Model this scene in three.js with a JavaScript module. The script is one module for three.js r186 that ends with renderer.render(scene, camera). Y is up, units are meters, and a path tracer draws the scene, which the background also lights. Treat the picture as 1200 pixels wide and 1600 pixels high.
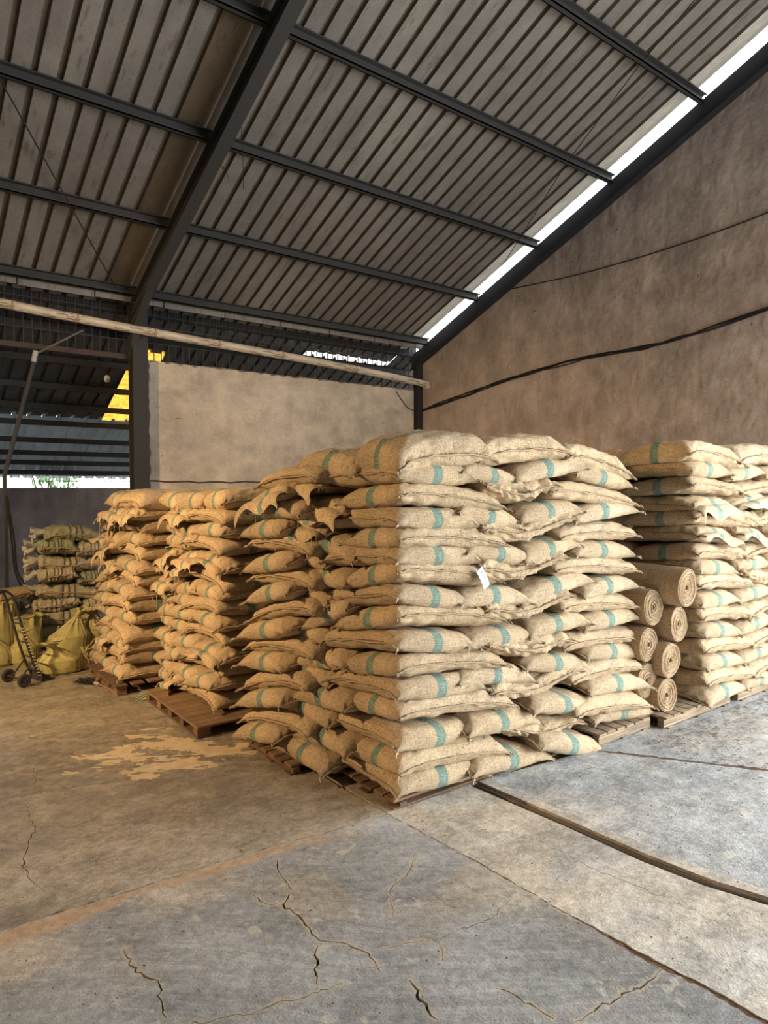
import * as THREE from 'three';
import { mergeGeometries } from 'three/addons/utils/BufferGeometryUtils.js';
import { RoundedBoxGeometry } from 'three/addons/geometries/RoundedBoxGeometry.js';
import { RectAreaLightUniformsLib } from 'three/addons/lights/RectAreaLightUniformsLib.js';

// ---------- camera, sky, large lights, exposure ----------
const scene = new THREE.Scene();
const camera = new THREE.PerspectiveCamera(73.88, 3 / 4, 0.05, 200);
camera.position.set(-2.695, 2.1, 3.413);
{
  const yaw = 52.748 * Math.PI / 180, pitch = -1.9916 * Math.PI / 180;
  const f = new THREE.Vector3(Math.cos(yaw) * Math.cos(pitch), Math.sin(pitch), -Math.sin(yaw) * Math.cos(pitch));
  camera.lookAt(camera.position.clone().add(f));
}
scene.add(camera);
const renderer = new THREE.WebGLRenderer({ antialias: true });
renderer.toneMapping = THREE.LinearToneMapping;
renderer.toneMappingExposure = 1.13;
renderer.shadowMap.enabled = true;
RectAreaLightUniformsLib.init();
scene.background = new THREE.Color().setRGB(7.0, 7.6, 8.2);      // bright overcast sky
// daylight entering two gateways, in the right-hand wall and in the wall behind the photographer
const dayLight = new THREE.RectAreaLight(new THREE.Color().setRGB(0.97, 0.98, 0.98), 5.6, 6.6, 4.5);
dayLight.name = 'gateway_daylight';
dayLight.position.set(6.05, 2.3, 4.7); dayLight.lookAt(0, 2.3, 4.7);
scene.add(dayLight);
const frontLight = new THREE.RectAreaLight(new THREE.Color().setRGB(0.97, 0.98, 0.98), 8.0, 3.6, 4.8);
frontLight.name = 'front_gateway_daylight'; frontLight.position.set(4.1, 2.5, 8.9); frontLight.lookAt(4.1, 2.4, 0);
scene.add(frontLight);
// warm flood lamps hung high in the hall, off to the left of the picture (fittings built below)
const LAMPS = [[-7.6, 4.5, -3.4], [-6.5, 4.4, -1.5]];
const LAMP_AIM = [[-0.3, 1.3, -1.7], [0.0, 1.9, -4.9]];
LAMPS.forEach((p, i) => {
  const s = new THREE.SpotLight(new THREE.Color().setRGB(1, 0.66, 0.33), 168, 0, 0.58, 1, 2);
  s.name = 'flood_lamp_beam'; s.position.set(p[0] + 0.12, p[1] - 0.05, p[2]);
  s.target.position.set(...LAMP_AIM[i]); s.castShadow = true; s.shadow.radius = 8;
  scene.add(s); scene.add(s.target);
});

// ---------- helpers ----------
let SEED = 7;
const rnd = () => { SEED = (SEED + 0x6D2B79F5) | 0; let t = Math.imul(SEED ^ (SEED >>> 15), 1 | SEED); t = (t + Math.imul(t ^ (t >>> 7), 61 | t)) ^ t; return ((t ^ (t >>> 14)) >>> 0) / 4294967296; };
const rr = (a, b) => a + (b - a) * rnd();
const seed = (n) => { SEED = n * 7919 + 13; };
const hash = (x, y, z) => { let h = Math.imul(x, 374761393) ^ Math.imul(y, 668265263) ^ Math.imul(z, 2147483647 ^ 0x5bd1e995); h = Math.imul(h ^ (h >>> 13), 1274126177); return ((h ^ (h >>> 16)) >>> 0) / 4294967296; };
const sm = (t) => t * t * (3 - 2 * t);
const lerp = (a, b, t) => a + (b - a) * t;
const clamp = (x, a = 0, b = 1) => Math.min(b, Math.max(a, x));
const sstep = (a, b, x) => sm(clamp((x - a) / (b - a)));
function noise3(x, y, z) {
  const xi = Math.floor(x), yi = Math.floor(y), zi = Math.floor(z), u = sm(x - xi), v = sm(y - yi), w = sm(z - zi);
  const c = (a, b, d) => hash(xi + a, yi + b, zi + d);
  return lerp(lerp(lerp(c(0, 0, 0), c(1, 0, 0), u), lerp(c(0, 1, 0), c(1, 1, 0), u), v), lerp(lerp(c(0, 0, 1), c(1, 0, 1), u), lerp(c(0, 1, 1), c(1, 1, 1), u), v), w);
}
// tileable 2D value noise: period px, py cells
function tn(x, y, px, py, s) {
  const xi = Math.floor(x), yi = Math.floor(y), u = sm(x - xi), v = sm(y - yi), m = (a, n) => ((a % n) + n) % n;
  const x0 = m(xi, px), x1 = m(xi + 1, px), y0 = m(yi, py), y1 = m(yi + 1, py);
  return lerp(lerp(hash(x0, y0, s), hash(x1, y0, s), u), lerp(hash(x0, y1, s), hash(x1, y1, s), u), v);
}
function fbm(u, v, px, py, s, oct = 4) { let a = 0, k = 0.5, n = 0; for (let i = 0; i < oct; i++) { a += k * tn(u * px, v * py, px, py, s + i * 17); n += k; k *= 0.55; px *= 2; py *= 2; } return a / n; }
function texture(w, h, fn, srgb = true) {
  const d = new Uint8Array(w * h * 4);
  for (let j = 0; j < h; j++) for (let i = 0; i < w; i++) {
    const c = fn((i + 0.5) / w, (j + 0.5) / h, i, j), k = (j * w + i) * 4;
    if (typeof c === 'number') { d[k] = d[k + 1] = d[k + 2] = clamp(c) * 255; } else { d[k] = clamp(c[0], 0, 255); d[k + 1] = clamp(c[1], 0, 255); d[k + 2] = clamp(c[2], 0, 255); }
    d[k + 3] = 255;
  }
  const t = new THREE.DataTexture(d, w, h, THREE.RGBAFormat);
  t.wrapS = t.wrapT = THREE.RepeatWrapping; t.magFilter = THREE.LinearFilter; t.minFilter = THREE.LinearMipmapLinearFilter; t.generateMipmaps = true;
  if (srgb) t.colorSpace = THREE.SRGBColorSpace;
  t.needsUpdate = true; return t;
}
const rep = (t, x, y) => { const c = t.clone(); c.repeat.set(x, y); c.needsUpdate = true; return c; };
const mix = (a, b, t) => [lerp(a[0], b[0], t), lerp(a[1], b[1], t), lerp(a[2], b[2], t)];
const counts = {};
const numbered = (n) => { const k = counts[n] = (counts[n] ?? -1) + 1; return k ? n + '_' + String(k).padStart(3, '0') : n; };
function tag(o, label, category, group) { o.userData.label = label; o.userData.category = category; if (group) o.userData.group = group; return o; }
function mesh(name, g, m, parent = scene) {
  const o = new THREE.Mesh(Array.isArray(g) ? (g.length > 1 ? mergeGeometries(g.map(flat)) : g[0]) : g, m);
  o.name = parent === scene ? numbered(name) : name; o.castShadow = o.receiveShadow = true; parent.add(o); return o;
}
const flat = (g) => { const q = g.index ? g.toNonIndexed() : g.clone(); for (const k of Object.keys(q.attributes)) if (!['position', 'normal', 'uv'].includes(k)) q.deleteAttribute(k); return q; };
function group(name, parent = scene, p) { const o = new THREE.Group(); o.name = parent === scene ? numbered(name) : name; if (p) o.position.set(...p); parent.add(o); return o; }
function struct(o) { o.userData.kind = 'structure'; return o; }
// box with uv in metres
function box(x0, x1, y0, y1, z0, z1, r = 0) {
  const w = x1 - x0, h = y1 - y0, d = z1 - z0;
  const g = r ? new RoundedBoxGeometry(w, h, d, 1, Math.min(r, w / 2.2, h / 2.2, d / 2.2)) : new THREE.BoxGeometry(w, h, d);
  g.translate((x0 + x1) / 2, (y0 + y1) / 2, (z0 + z1) / 2); return metreUV(g);
}
function metreUV(g, k = 1) {
  const p = g.attributes.position, n = g.attributes.normal, uv = new Float32Array(p.count * 2);
  for (let i = 0; i < p.count; i++) {
    const ax = Math.abs(n.getX(i)), ay = Math.abs(n.getY(i)), az = Math.abs(n.getZ(i));
    const [a, b] = ay >= ax && ay >= az ? [p.getX(i), p.getZ(i)] : ax >= az ? [p.getZ(i), p.getY(i)] : [p.getX(i), p.getY(i)];
    uv[i * 2] = a * k; uv[i * 2 + 1] = b * k;
  }
  g.setAttribute('uv', new THREE.BufferAttribute(uv, 2)); return g;
}
const V = (a) => new THREE.Vector3(...a);
function tube(pts, r, seg = 0, rad = 6) { const c = new THREE.CatmullRomCurve3(pts.map(V)); return new THREE.TubeGeometry(c, seg || pts.length * 4, r, rad, false); }
function rod(a, b, r, rad = 8) {
  const d = V(b).sub(V(a)), g = new THREE.CylinderGeometry(r, r, d.length(), rad);
  g.applyQuaternion(new THREE.Quaternion().setFromUnitVectors(new THREE.Vector3(0, 1, 0), d.clone().normalize()));
  const c = V(a).add(V(b)).multiplyScalar(0.5); return g.translate(c.x, c.y, c.z);
}
// grid surface from fn(i,j) -> [x,y,z]
function surf(nu, nv, fn, uvfn, closeU = false) {
  const pos = [], uv = [], idx = [];
  for (let i = 0; i <= nu; i++) for (let j = 0; j <= nv; j++) { pos.push(...fn(i / nu, j / nv)); uv.push(...(uvfn ? uvfn(i / nu, j / nv) : [i / nu, j / nv])); }
  for (let i = 0; i < nu; i++) for (let j = 0; j < nv; j++) { const a = i * (nv + 1) + j, b = a + nv + 1; idx.push(a, b, a + 1, b, b + 1, a + 1); }
  const g = new THREE.BufferGeometry();
  g.setAttribute('position', new THREE.Float32BufferAttribute(pos, 3)); g.setAttribute('uv', new THREE.Float32BufferAttribute(uv, 2)); g.setIndex(idx); g.computeVertexNormals();
  if (closeU) { const n = g.attributes.normal; for (let j = 0; j <= nv; j++) { const a = j, b = nu * (nv + 1) + j, q = new THREE.Vector3(n.getX(a) + n.getX(b), n.getY(a) + n.getY(b), n.getZ(a) + n.getZ(b)).normalize(); n.setXYZ(a, q.x, q.y, q.z); n.setXYZ(b, q.x, q.y, q.z); } }
  return g;
}

// ---------- materials ----------
const std = (o) => new THREE.MeshStandardMaterial(o);
const lin = (r, g, b) => new THREE.Color().setRGB(r, g, b);
// jute sacking: u runs along the sack, v across it; one dyed stripe along the middle
function juteMap(stripe, seedN) {
  return texture(1024, 768, (u, v) => {
    const slub = tn(u * 24, v * 300, 24, 300, seedN) * 0.5 + tn(u * 330, v * 20, 330, 20, seedN + 1) * 0.5, fine = tn(u * 500, v * 380, 500, 380, seedN + 2), big = fbm(u, v, 4, 3, seedN + 3, 4);
    const grain = tn(u * 190, v * 140, 190, 140, seedN + 4);
    let k = 0.79 + 0.24 * slub + 0.20 * (fine - 0.5) + 0.26 * (grain - 0.5) + 0.18 * (big - 0.5);
    let c = [208 * k, 184 * k, 149 * k];
    const fl = fbm(u, v, 60, 46, seedN + 5, 2); if (fl > 0.80) c = mix(c, [104, 76, 48], clamp((fl - 0.8) * 9) * 0.6);
    const hole = tn(u * 52, v * 40, 52, 40, seedN + 9); if (hole > 0.994) c = mix(c, [60, 42, 26], 0.8);
    if (stripe) {
      const d = Math.abs(v - 0.5 - 0.012 * (fbm(u, 0.3, 6, 1, seedN + 7, 2) - 0.5)), weave = tn(u * 170, v * 250, 170, 250, seedN + 8);
      const a = (1 - sstep(0.030, 0.038, d + 0.006 * (grain - 0.5))) * (0.55 + 0.45 * weave) * (d > 0.011 && d < 0.016 ? 0.62 : 1);
      c = mix(c, [98 * k, 146 * k, 140 * k], a * 0.95);
    }
    return c;
  });
}
const juteA = juteMap(true, 11), juteB = juteMap(false, 31);
const weaveBump = texture(512, 512, (u, v) => { const a = 0.5 + 0.5 * Math.sin(u * 512 * 0.49087 * 1.0), b = 0.5 + 0.5 * Math.sin(v * 512 * 0.49087); return 0.25 * a + 0.25 * b + 0.35 * tn(u * 90, v * 90, 90, 90, 3) + 0.15 * tn(u * 20, v * 160, 20, 160, 4); }, false);
const juteBump = rep(weaveBump, 4.2, 3);
const juteMats = [[1, 1, 1], [0.95, 0.94, 0.92], [1.02, 1.0, 0.96], [0.92, 0.9, 0.88]].map((c) => std({ map: juteA, bumpMap: juteBump, bumpScale: 0.005, roughness: 0.95, color: lin(...c) }));
const jutePlain = std({ map: juteB, bumpMap: juteBump, bumpScale: 0.005, roughness: 0.95, color: lin(0.96, 0.95, 0.92) });
const juteSeam = std({ map: rep(juteB, 2, 2), bumpMap: juteBump, bumpScale: 0.002, roughness: 0.95, color: lin(0.92, 0.89, 0.85) });
const stitchMat = std({ color: lin(0.13, 0.085, 0.045), roughness: 0.95 });
const twineMat = std({ color: lin(0.52, 0.43, 0.29), roughness: 0.9 });
// woven plastic sacks
function ppMap(base, dark, seedN) {
  return texture(512, 512, (u, v) => {
    const k = 0.86 + 0.12 * tn(u * 120, v * 3, 120, 3, seedN) + 0.12 * tn(u * 4, v * 130, 4, 130, seedN + 1) + 0.2 * (fbm(u, v, 4, 4, seedN + 2) - 0.5);
    let c = [base[0] * k, base[1] * k, base[2] * k];
    for (const s of [0.44, 0.5, 0.56]) if (Math.abs(u - s) < 0.009) c = mix(c, dark, 0.75);
    if (fbm(u, v, 14, 14, seedN + 4, 3) > 0.72) c = mix(c, [70, 60, 45], 0.4);
    return c;
  });
}
const ppGreen = std({ map: ppMap([146, 148, 118], [52, 50, 44], 51), roughness: 0.62 });
const ppGrey = std({ map: ppMap([172, 164, 140], [60, 54, 50], 57), roughness: 0.6 });
const ppYellow = std({ map: ppMap([184, 176, 116], [104, 66, 48], 61), roughness: 0.6, side: THREE.DoubleSide });
const ppYellowPlain = std({ color: lin(0.44, 0.40, 0.18), roughness: 0.62, side: THREE.DoubleSide });
const ppMouth = std({ color: lin(0.45, 0.44, 0.38), roughness: 0.55, side: THREE.DoubleSide });
// concrete
const swirl = (u, v, s) => { const a = fbm(u, v, 3, 3, s, 3) * 5; return fbm(u + 0.03 * Math.cos(a), v + 0.03 * Math.sin(a), 6, 22, s + 40, 4); };
function concrete(base, warm, seedN, spots) {
  return texture(1024, 1024, (u, v) => {
    const big = fbm(u, v, 3, 3, seedN, 4), st = swirl(u, v, seedN + 5), fine = tn(u * 420, v * 420, 420, 420, seedN + 9), mid = fbm(u, v, 26, 26, seedN + 12, 3);
    let k = 1.0 + 0.22 * (big - 0.5) + 0.26 * (st - 0.5) + 0.18 * (fine - 0.5) + 0.28 * (mid - 0.5) + 0.2 * (tn(u * 110, v * 150, 110, 150, seedN + 31) - 0.5);
    let c = mix([base[0] * k, base[1] * k, base[2] * k], [warm[0] * k, warm[1] * k, warm[2] * k], sstep(0.42, 0.66, fbm(u, v, 4, 5, seedN + 20, 4)));
    const p = fbm(u, v, 16, 16, seedN + 25, 2); if (p > 0.76) c = mix(c, [205, 198, 184], clamp((p - 0.76) * 12) * spots);
    const q = tn(u * 130, v * 130, 130, 130, seedN + 27); if (q > 0.975) c = mix(c, [60, 52, 44], 0.6);
    return c;
  });
}
const concGrey = concrete([150, 150, 148], [166, 156, 142], 71, 0.7), concBlue = concrete([155, 157, 157], [164, 160, 153], 83, 0.5), concWarm = concrete([164, 160, 152], [172, 164, 150], 97, 0.45), concBrown = concrete([149, 140, 126], [158, 148, 132], 103, 0.25);
const concBump = texture(1024, 1024, (u, v) => 0.45 * fbm(u, v, 30, 30, 5, 4) + 0.35 * swirl(u, v, 9) + 0.2 * tn(u * 300, v * 300, 300, 300, 6), false);
const concRough = texture(512, 512, (u, v) => 0.40 + 0.45 * fbm(u, v, 8, 8, 15, 5), false);
const floorMat = (t, rough = 1, bump = 0.006) => std({ map: rep(t, 0.36, 0.36), bumpMap: rep(concBump, 0.5, 0.5), bumpScale: bump, roughnessMap: rep(concRough, 0.4, 0.4), roughness: rough });
const slabGrey = floorMat(concGrey), slabWarm = floorMat(concWarm), slabBlue = floorMat(concBlue, 0.95, 0.008), slabBrown = floorMat(concBrown, 0.46);
const dirtMat = std({ map: rep(texture(256, 256, (u, v) => { const k = 0.6 + 0.8 * fbm(u, v, 24, 24, 8, 3); return [92 * k, 66 * k, 44 * k]; }), 1.4, 1.4), roughness: 1 });
const paleDirt = std({ color: lin(0.42, 0.33, 0.22), roughness: 1 });
// plaster
function plaster(base, seedN, streak) {
  return texture(1024, 1024, (u, v) => {
    const big = fbm(u, v, 3, 4, seedN, 5), mid = fbm(u, v, 18, 22, seedN + 4, 4), st = fbm(u, v, 26, 4, seedN + 8, 4), fine = tn(u * 300, v * 300, 300, 300, seedN + 3);
    const k = 0.92 + 0.16 * (big - 0.5) + 0.26 * (mid - 0.5) + streak * (st - 0.5) + 0.08 * (fine - 0.5);
    let c = [base[0] * k, base[1] * k, base[2] * k];
    const d = fbm(u, v, 7, 5, seedN + 12, 5); if (d > 0.6) c = mix(c, [112, 98, 90], clamp((d - 0.6) * 5) * 0.5 * (0.3 + mid));
    const s = tn(u * 60, v * 60, 60, 60, seedN + 15); if (s > 0.985) c = mix(c, [50, 40, 34], 0.7);
    return c;
  });
}
const plasterBump = texture(1024, 1024, (u, v) => 0.6 * fbm(u, v, 9, 12, 44, 5) + 0.4 * fbm(u + 0.02 * fbm(u, v, 5, 5, 2), v, 30, 18, 47, 3), false);
const wallGable = std({ map: rep(plaster([186, 171, 160], 141, 0.16), 0.19, 0.19), bumpMap: rep(plasterBump, 0.24, 0.24), bumpScale: 0.042, roughness: 0.95 });
const wallBack = std({ map: rep(plaster([196, 180, 158], 161, 0.12), 0.23, 0.23), bumpMap: rep(plasterBump, 0.3, 0.3), bumpScale: 0.02, roughness: 0.95 });
const wallPlain = std({ color: lin(0.36, 0.30, 0.26), roughness: 0.95 });
const wallFar = std({ map: rep(plaster([150, 140, 140], 181, 0.3), 0.2, 0.2), roughness: 0.95 });
// roof
const sheetMap = texture(1024, 1024, (u, v) => {
  const big = fbm(u, v, 4, 3, 201, 5), mid = fbm(u, v, 24, 18, 205, 3), fine = tn(u * 260, v * 260, 260, 260, 207);
  const k = 0.9 + 0.22 * (big - 0.5) + 0.14 * (mid - 0.5) + 0.08 * (fine - 0.5);
  let c = [170 * k, 164 * k, 156 * k];
  const d = fbm(u, v, 60, 14, 211, 4); if (d > 0.66) c = mix(c, [110, 100, 88], clamp((d - 0.66) * 7) * 0.55);
  if (tn(u * 90, v * 90, 90, 90, 213) > 0.983) c = mix(c, [46, 38, 30], 0.7);
  return c;
});
const sheetMats = [[0.60, 0.585, 0.56], [0.56, 0.545, 0.52], [0.63, 0.61, 0.58]].map((c) => std({ map: rep(sheetMap, 0.31, 0.31), roughness: 0.7, color: lin(...c), side: THREE.DoubleSide }));
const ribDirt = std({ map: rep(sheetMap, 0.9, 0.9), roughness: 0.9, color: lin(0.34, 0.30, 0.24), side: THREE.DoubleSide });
const sheetBrown = std({ map: rep(sheetMap, 0.4, 0.4), roughness: 0.8, color: lin(0.40, 0.32, 0.22), side: THREE.DoubleSide });
const annexSheet = std({ map: rep(sheetMap, 0.31, 0.31), roughness: 0.34, metalness: 0.7, color: lin(0.5, 0.54, 0.6), side: THREE.DoubleSide });
const annexLow = new THREE.MeshPhysicalMaterial({ map: rep(sheetMap, 0.31, 0.31), color: lin(0.55, 0.66, 0.76), transmission: 0.045, roughness: 0.6, thickness: 0, side: THREE.DoubleSide });
const yellowSheet = new THREE.MeshPhysicalMaterial({ map: rep(texture(256, 256, (u, v) => { const k = 0.65 + 0.6 * fbm(u, v, 12, 30, 5, 4); return [236 * k, 176 * k, 66 * k]; }), 1, 1), transmission: 0.3, roughness: 0.95, thickness: 0, side: THREE.DoubleSide });
const whiteSheet = new THREE.MeshPhysicalMaterial({ color: lin(0.8, 0.70, 0.62), transmission: 0.25, roughness: 0.95, thickness: 0, side: THREE.DoubleSide });
const steelDark = std({ color: lin(0.032, 0.03, 0.028), roughness: 0.85 });
const steelGrey = std({ map: rep(texture(256, 256, (u, v) => { const k = 0.7 + 0.6 * fbm(u, v, 6, 6, 17, 4); return [92 * k, 86 * k, 78 * k]; }), 0.8, 0.8), roughness: 0.6, metalness: 0.3 });
const steelRust = std({ color: lin(0.055, 0.036, 0.028), roughness: 0.85 });
const blackMat = std({ color: lin(0.014, 0.013, 0.014), roughness: 1 });
const pvc = std({ map: rep(texture(256, 256, (u, v) => { const k = 0.85 + 0.3 * (fbm(u, v, 4, 10, 23, 4) - 0.5); const d = fbm(u, v, 8, 20, 27, 3); return d > 0.64 ? [150 * k, 122 * k, 92 * k] : [222 * k, 204 * k, 176 * k]; }), 1, 1), roughness: 0.5 });
const pvcDirt = std({ color: lin(0.3, 0.19, 0.12), roughness: 1 });
function woodTex(base, s) { return texture(512, 256, (u, v) => { const g = fbm(u, v, 3, 26, s, 4), h = fbm(u, v, 6, 60, s + 6, 3), k = 0.68 + 0.6 * (g - 0.3) * 0.8 + 0.3 * (h - 0.5); return [base[0] * k, base[1] * k, base[2] * k]; }); }
const woods = [[138, 104, 74], [120, 92, 68], [152, 120, 88]].map((c, i) => std({ map: rep(woodTex(c, 301 + i * 9), 0.8, 2.2), roughness: 0.9 }));
const woodsDusty = [[158, 126, 92], [146, 116, 84]].map((c, i) => std({ map: rep(woodTex(c, 351 + i * 9), 0.8, 2.2), roughness: 0.95 }));
const woodsPale = [[178, 154, 122], [164, 142, 114]].map((c, i) => std({ map: rep(woodTex(c, 331 + i * 9), 0.8, 2.2), roughness: 0.9 }));

// ---------- the building ----------
const ZB = -7, XG = 6.1, SL = 0.405, roofY = (z) => 4.866 + SL * (z - ZB), annexY = (z) => 2.47 + 0.46 * (z + 12);
const XR = 5.9;                                    // edge of the roof sheets beside the gable wall
// prism from a polygon in the (z, y) plane, between two x
function prismX(poly, x0, x1) {
  const s = new THREE.Shape(poly.map(([z, y]) => new THREE.Vector2(-z, y)));
  const g = new THREE.ExtrudeGeometry(s, { depth: x1 - x0, bevelEnabled: false });
  g.rotateY(Math.PI / 2); g.translate(x0, 0, 0);     // (x,y,d) -> (d, y, -x)
  g.computeVertexNormals(); return metreUV(g);
}
struct(mesh('wall_right', prismX([[-7.25, 0], [1.4, 0], [1.4, 4.6], [8.0, 4.6], [8.0, 0], [9.2, 0], [9.2, 4.8], [1, roofY(1) - 0.1], [-7.25, roofY(-7.25) - 0.1]], XG, XG + 0.25), wallGable));
struct(mesh('wall_left', prismX([[-7.2, 0], [9.2, 0], [9.2, 4.7], [1, roofY(1)], [-7.2, roofY(-7.2)]], -14.25, -14), wallPlain));
{ // back wall: upper panel and lower part parted by a rough joint, beside the open bay on the left
  const w = struct(group('wall_back'));
  mesh('wall_panel', box(0.72, XG, 2.215, 4.03, -7.2, -7.0, 0), wallBack, w);
  mesh('wall_panel', box(0.72, XG, 0, 2.215, -7.2, -7.006, 0), wallBack, w);
  seed(3);
  const pts = []; for (let i = 0; i <= 40; i++) { const t = i / 40; pts.push([0.7 + 5.38 * t, 2.21 + 0.014 * Math.sin(i * 1.7) * rr(0.2, 1) - 0.01 * Math.sin(t * 9), -7.0]); }
  mesh('joint_crack', tube(pts, 0.013, 120, 5), std({ color: lin(0.11, 0.055, 0.035), roughness: 1 }), w);
  // ragged rust-red edge next to the steel post
  const ep = []; for (let i = 0; i <= 60; i++) ep.push([0.725 + rr(-0.012, 0.016), 0.02 + i * 0.0665, -7.0 + rr(-0.004, 0.004)]);
  mesh('wall_edge_strip', tube(ep, 0.028, 150, 5), std({ color: lin(0.15, 0.08, 0.06), roughness: 1 }), w);
  mesh('wall_panel', box(-14, -4.4, 0, 4.03, -7.2, -7.0), wallPlain, w);
  const top = []; for (let i = 0; i <= 70; i++) top.push([0.72 + 5.36 * i / 70, 4.03 + rr(-0.012, 0.014), -7.02 + rr(-0.01, 0.02)]);
  mesh('wall_top_crust', tube(top, 0.018, 160, 5), std({ color: lin(0.17, 0.13, 0.1), roughness: 1 }), w);
}
{ // front wall behind the photographer with the second gateway
  const w = struct(group('wall_front'));
  mesh('wall_panel', box(-14, 2.2, 0, 4.9, 9, 9.2), wallPlain, w);
  mesh('wall_beam', box(-14, 6.2, 4.9, 5.0, 9, 9.2), wallPlain, w);
}
struct(mesh('ground_outside', box(-60, 60, -0.6, -0.2, -60, 60), std({ color: lin(0.46, 0.43, 0.38), roughness: 1 })));

// roof of ribbed sheets, seen from below
const PITCH = 0.2292;
function panGeo(x0, n, z0, z1, yo, f = roofY, pitch = PITCH) {
  const prof = []; let x = x0;
  for (let i = 0; i < n; i++) { prof.push([x, 0], [x + pitch * 0.70, 0]); x += pitch; }
  return { prof, f, z0, z1, yo, pitch, n, x0 };
}
function strip(a, b, z0, z1, f, yo, seg = 1) {       // one long facet between profile points a and b
  return surf(seg, 1, (s, t) => { const z = lerp(z0, z1, s), p = t < 0.5 ? a : b; return [p[0], f(z) + p[1] + yo, z]; }, (s, t) => [(t < 0.5 ? a[0] + a[1] : b[0] + b[1]), lerp(z0, z1, s)]);
}
function roofSheet(parent, x0, n, z0, z1, yo, mat, rib, f = roofY, pitch = PITCH, name = 'roof_sheet') {
  const pans = [], h = 0.042;
  for (let i = 0; i < n; i++) { const x = x0 + i * pitch; pans.push(strip([x, 0], [x + pitch * 0.72, 0], z0, z1, f, yo)); }
  const s = mesh(name, pans, mat, parent);
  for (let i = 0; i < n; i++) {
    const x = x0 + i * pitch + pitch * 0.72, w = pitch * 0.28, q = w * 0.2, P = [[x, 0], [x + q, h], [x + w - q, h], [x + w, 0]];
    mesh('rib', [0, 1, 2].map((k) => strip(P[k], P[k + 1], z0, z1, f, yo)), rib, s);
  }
  return s;
}
const clearSheet = new THREE.MeshPhysicalMaterial({ map: rep(sheetMap, 0.6, 0.6), color: lin(0.85, 0.82, 0.72), transmission: 0.12, roughness: 0.9, thickness: 0, side: THREE.DoubleSide });
const ceiling = struct(group('ceiling'));
seed(21);
const laps = [-7.25, -2.62, 1.03];
for (let r = 0; r < 2; r++) {
  const z0 = laps[r] - (r ? 0.12 : 0), z1 = laps[r + 1], lift = r ? 0.012 : 0;
  roofSheet(ceiling, 0.40 + 23 * PITCH, 1, z0, z1, lift + 0.008, clearSheet, clearSheet);
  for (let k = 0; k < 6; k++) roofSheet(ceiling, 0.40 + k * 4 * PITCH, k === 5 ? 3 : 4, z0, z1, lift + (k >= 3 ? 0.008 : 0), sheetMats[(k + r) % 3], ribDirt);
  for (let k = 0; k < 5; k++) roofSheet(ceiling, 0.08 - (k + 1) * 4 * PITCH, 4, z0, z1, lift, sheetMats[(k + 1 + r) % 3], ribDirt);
  mesh('roof_sheet', strip([0.08, 0.02], [0.42, 0.02], z0, z1, roofY, lift), sheetBrown, ceiling);
}
mesh('roof_slab', prismX([[-7.3, roofY(-7.3) + 0.05], [1, roofY(1) + 0.05], [1, roofY(1) + 0.12], [-7.3, roofY(-7.3) + 0.12]], -14.2, 0.08 - 20 * PITCH + 0.02), sheetMats[0], ceiling);
mesh('roof_slab', prismX([[1, roofY(1)], [9.4, 4.75], [9.4, 4.85], [1, roofY(1) + 0.1]], -14.2, XG + 0.25), sheetMats[0], ceiling);
// two sheets next to the gap carry on the pattern to the open edge

// purlins: dark channel steel running along the sheets
const PURLINS = [-6.66, -5.3, -3.95, -2.58, -1.24, 0.1];
PURLINS.forEach((z, i) => {
  const y = roofY(z) - 0.005, x0 = -14, x1 = 6.06, w = 0.07, h = 0.13, t = 0.012;
  const g = [box(x0, x1, y - t, y, z - w / 2, z + w / 2), box(x0, x1, y - h, y - h + t, z - w / 2, z + w / 2), box(x0, x1, y - h, y, z - w / 2, z - w / 2 + t), box(x0, x1, y - h, y - h + 0.03, z + w / 2 - t, z + w / 2)];
  const p = mesh('roof_purlin', g, steelDark); struct(p);
});
// sloping rafters on steel posts
function sloped(x0, x1, z0, z1, top, bot, f = roofY) { return prismX([[z0, f(z0) - bot], [z1, f(z1) - bot], [z1, f(z1) - top], [z0, f(z0) - top]], x0, x1); }
for (const [x, k] of [[0.50, 0], [-5.6, 1], [-11.4, 2]]) {
  const r = struct(group('roof_rafter'));
  mesh('web', sloped(x - 0.012, x + 0.012, -6.95, 1.0, 0.14, 0.36), steelDark, r);
  mesh('flange', sloped(x - 0.075, x + 0.075, -6.95, 1.0, 0.13, 0.145), steelDark, r);
  mesh('flange', sloped(x - 0.075, x + 0.075, -6.95, 1.0, 0.355, 0.37), steelDark, r);
  mesh('haunch', prismX([[-6.98, 3.95], [-6.72, 4.45], [-6.1, roofY(-6.1) - 0.36], [-6.98, roofY(-6.98) - 0.34]], x - 0.05, x + 0.05), steelDark, r);
  const p = struct(group('steel_post'));
  mesh('flange', box(x - 0.03, x + 0.19, 0, 4.95, -6.86, -6.842), steelDark, p); mesh('flange', box(x - 0.03, x + 0.19, 0, 4.95, -7.07, -7.052), steelDark, p);
  mesh('web', box(x + 0.072, x + 0.088, 0, 4.95, -7.055, -6.855), steelDark, p);
}
struct(mesh('gable_rafter', [sloped(5.985, 6.09, -7.1, 1.0, 0.10, 0.36), sloped(5.96, 6.09, -7.1, 1.0, 0.36, 0.375)], blackMat));
struct(mesh('corner_post', [box(5.96, 6.1, 0, 4.7, -7.0, -6.88, 0.01)], blackMat));

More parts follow.
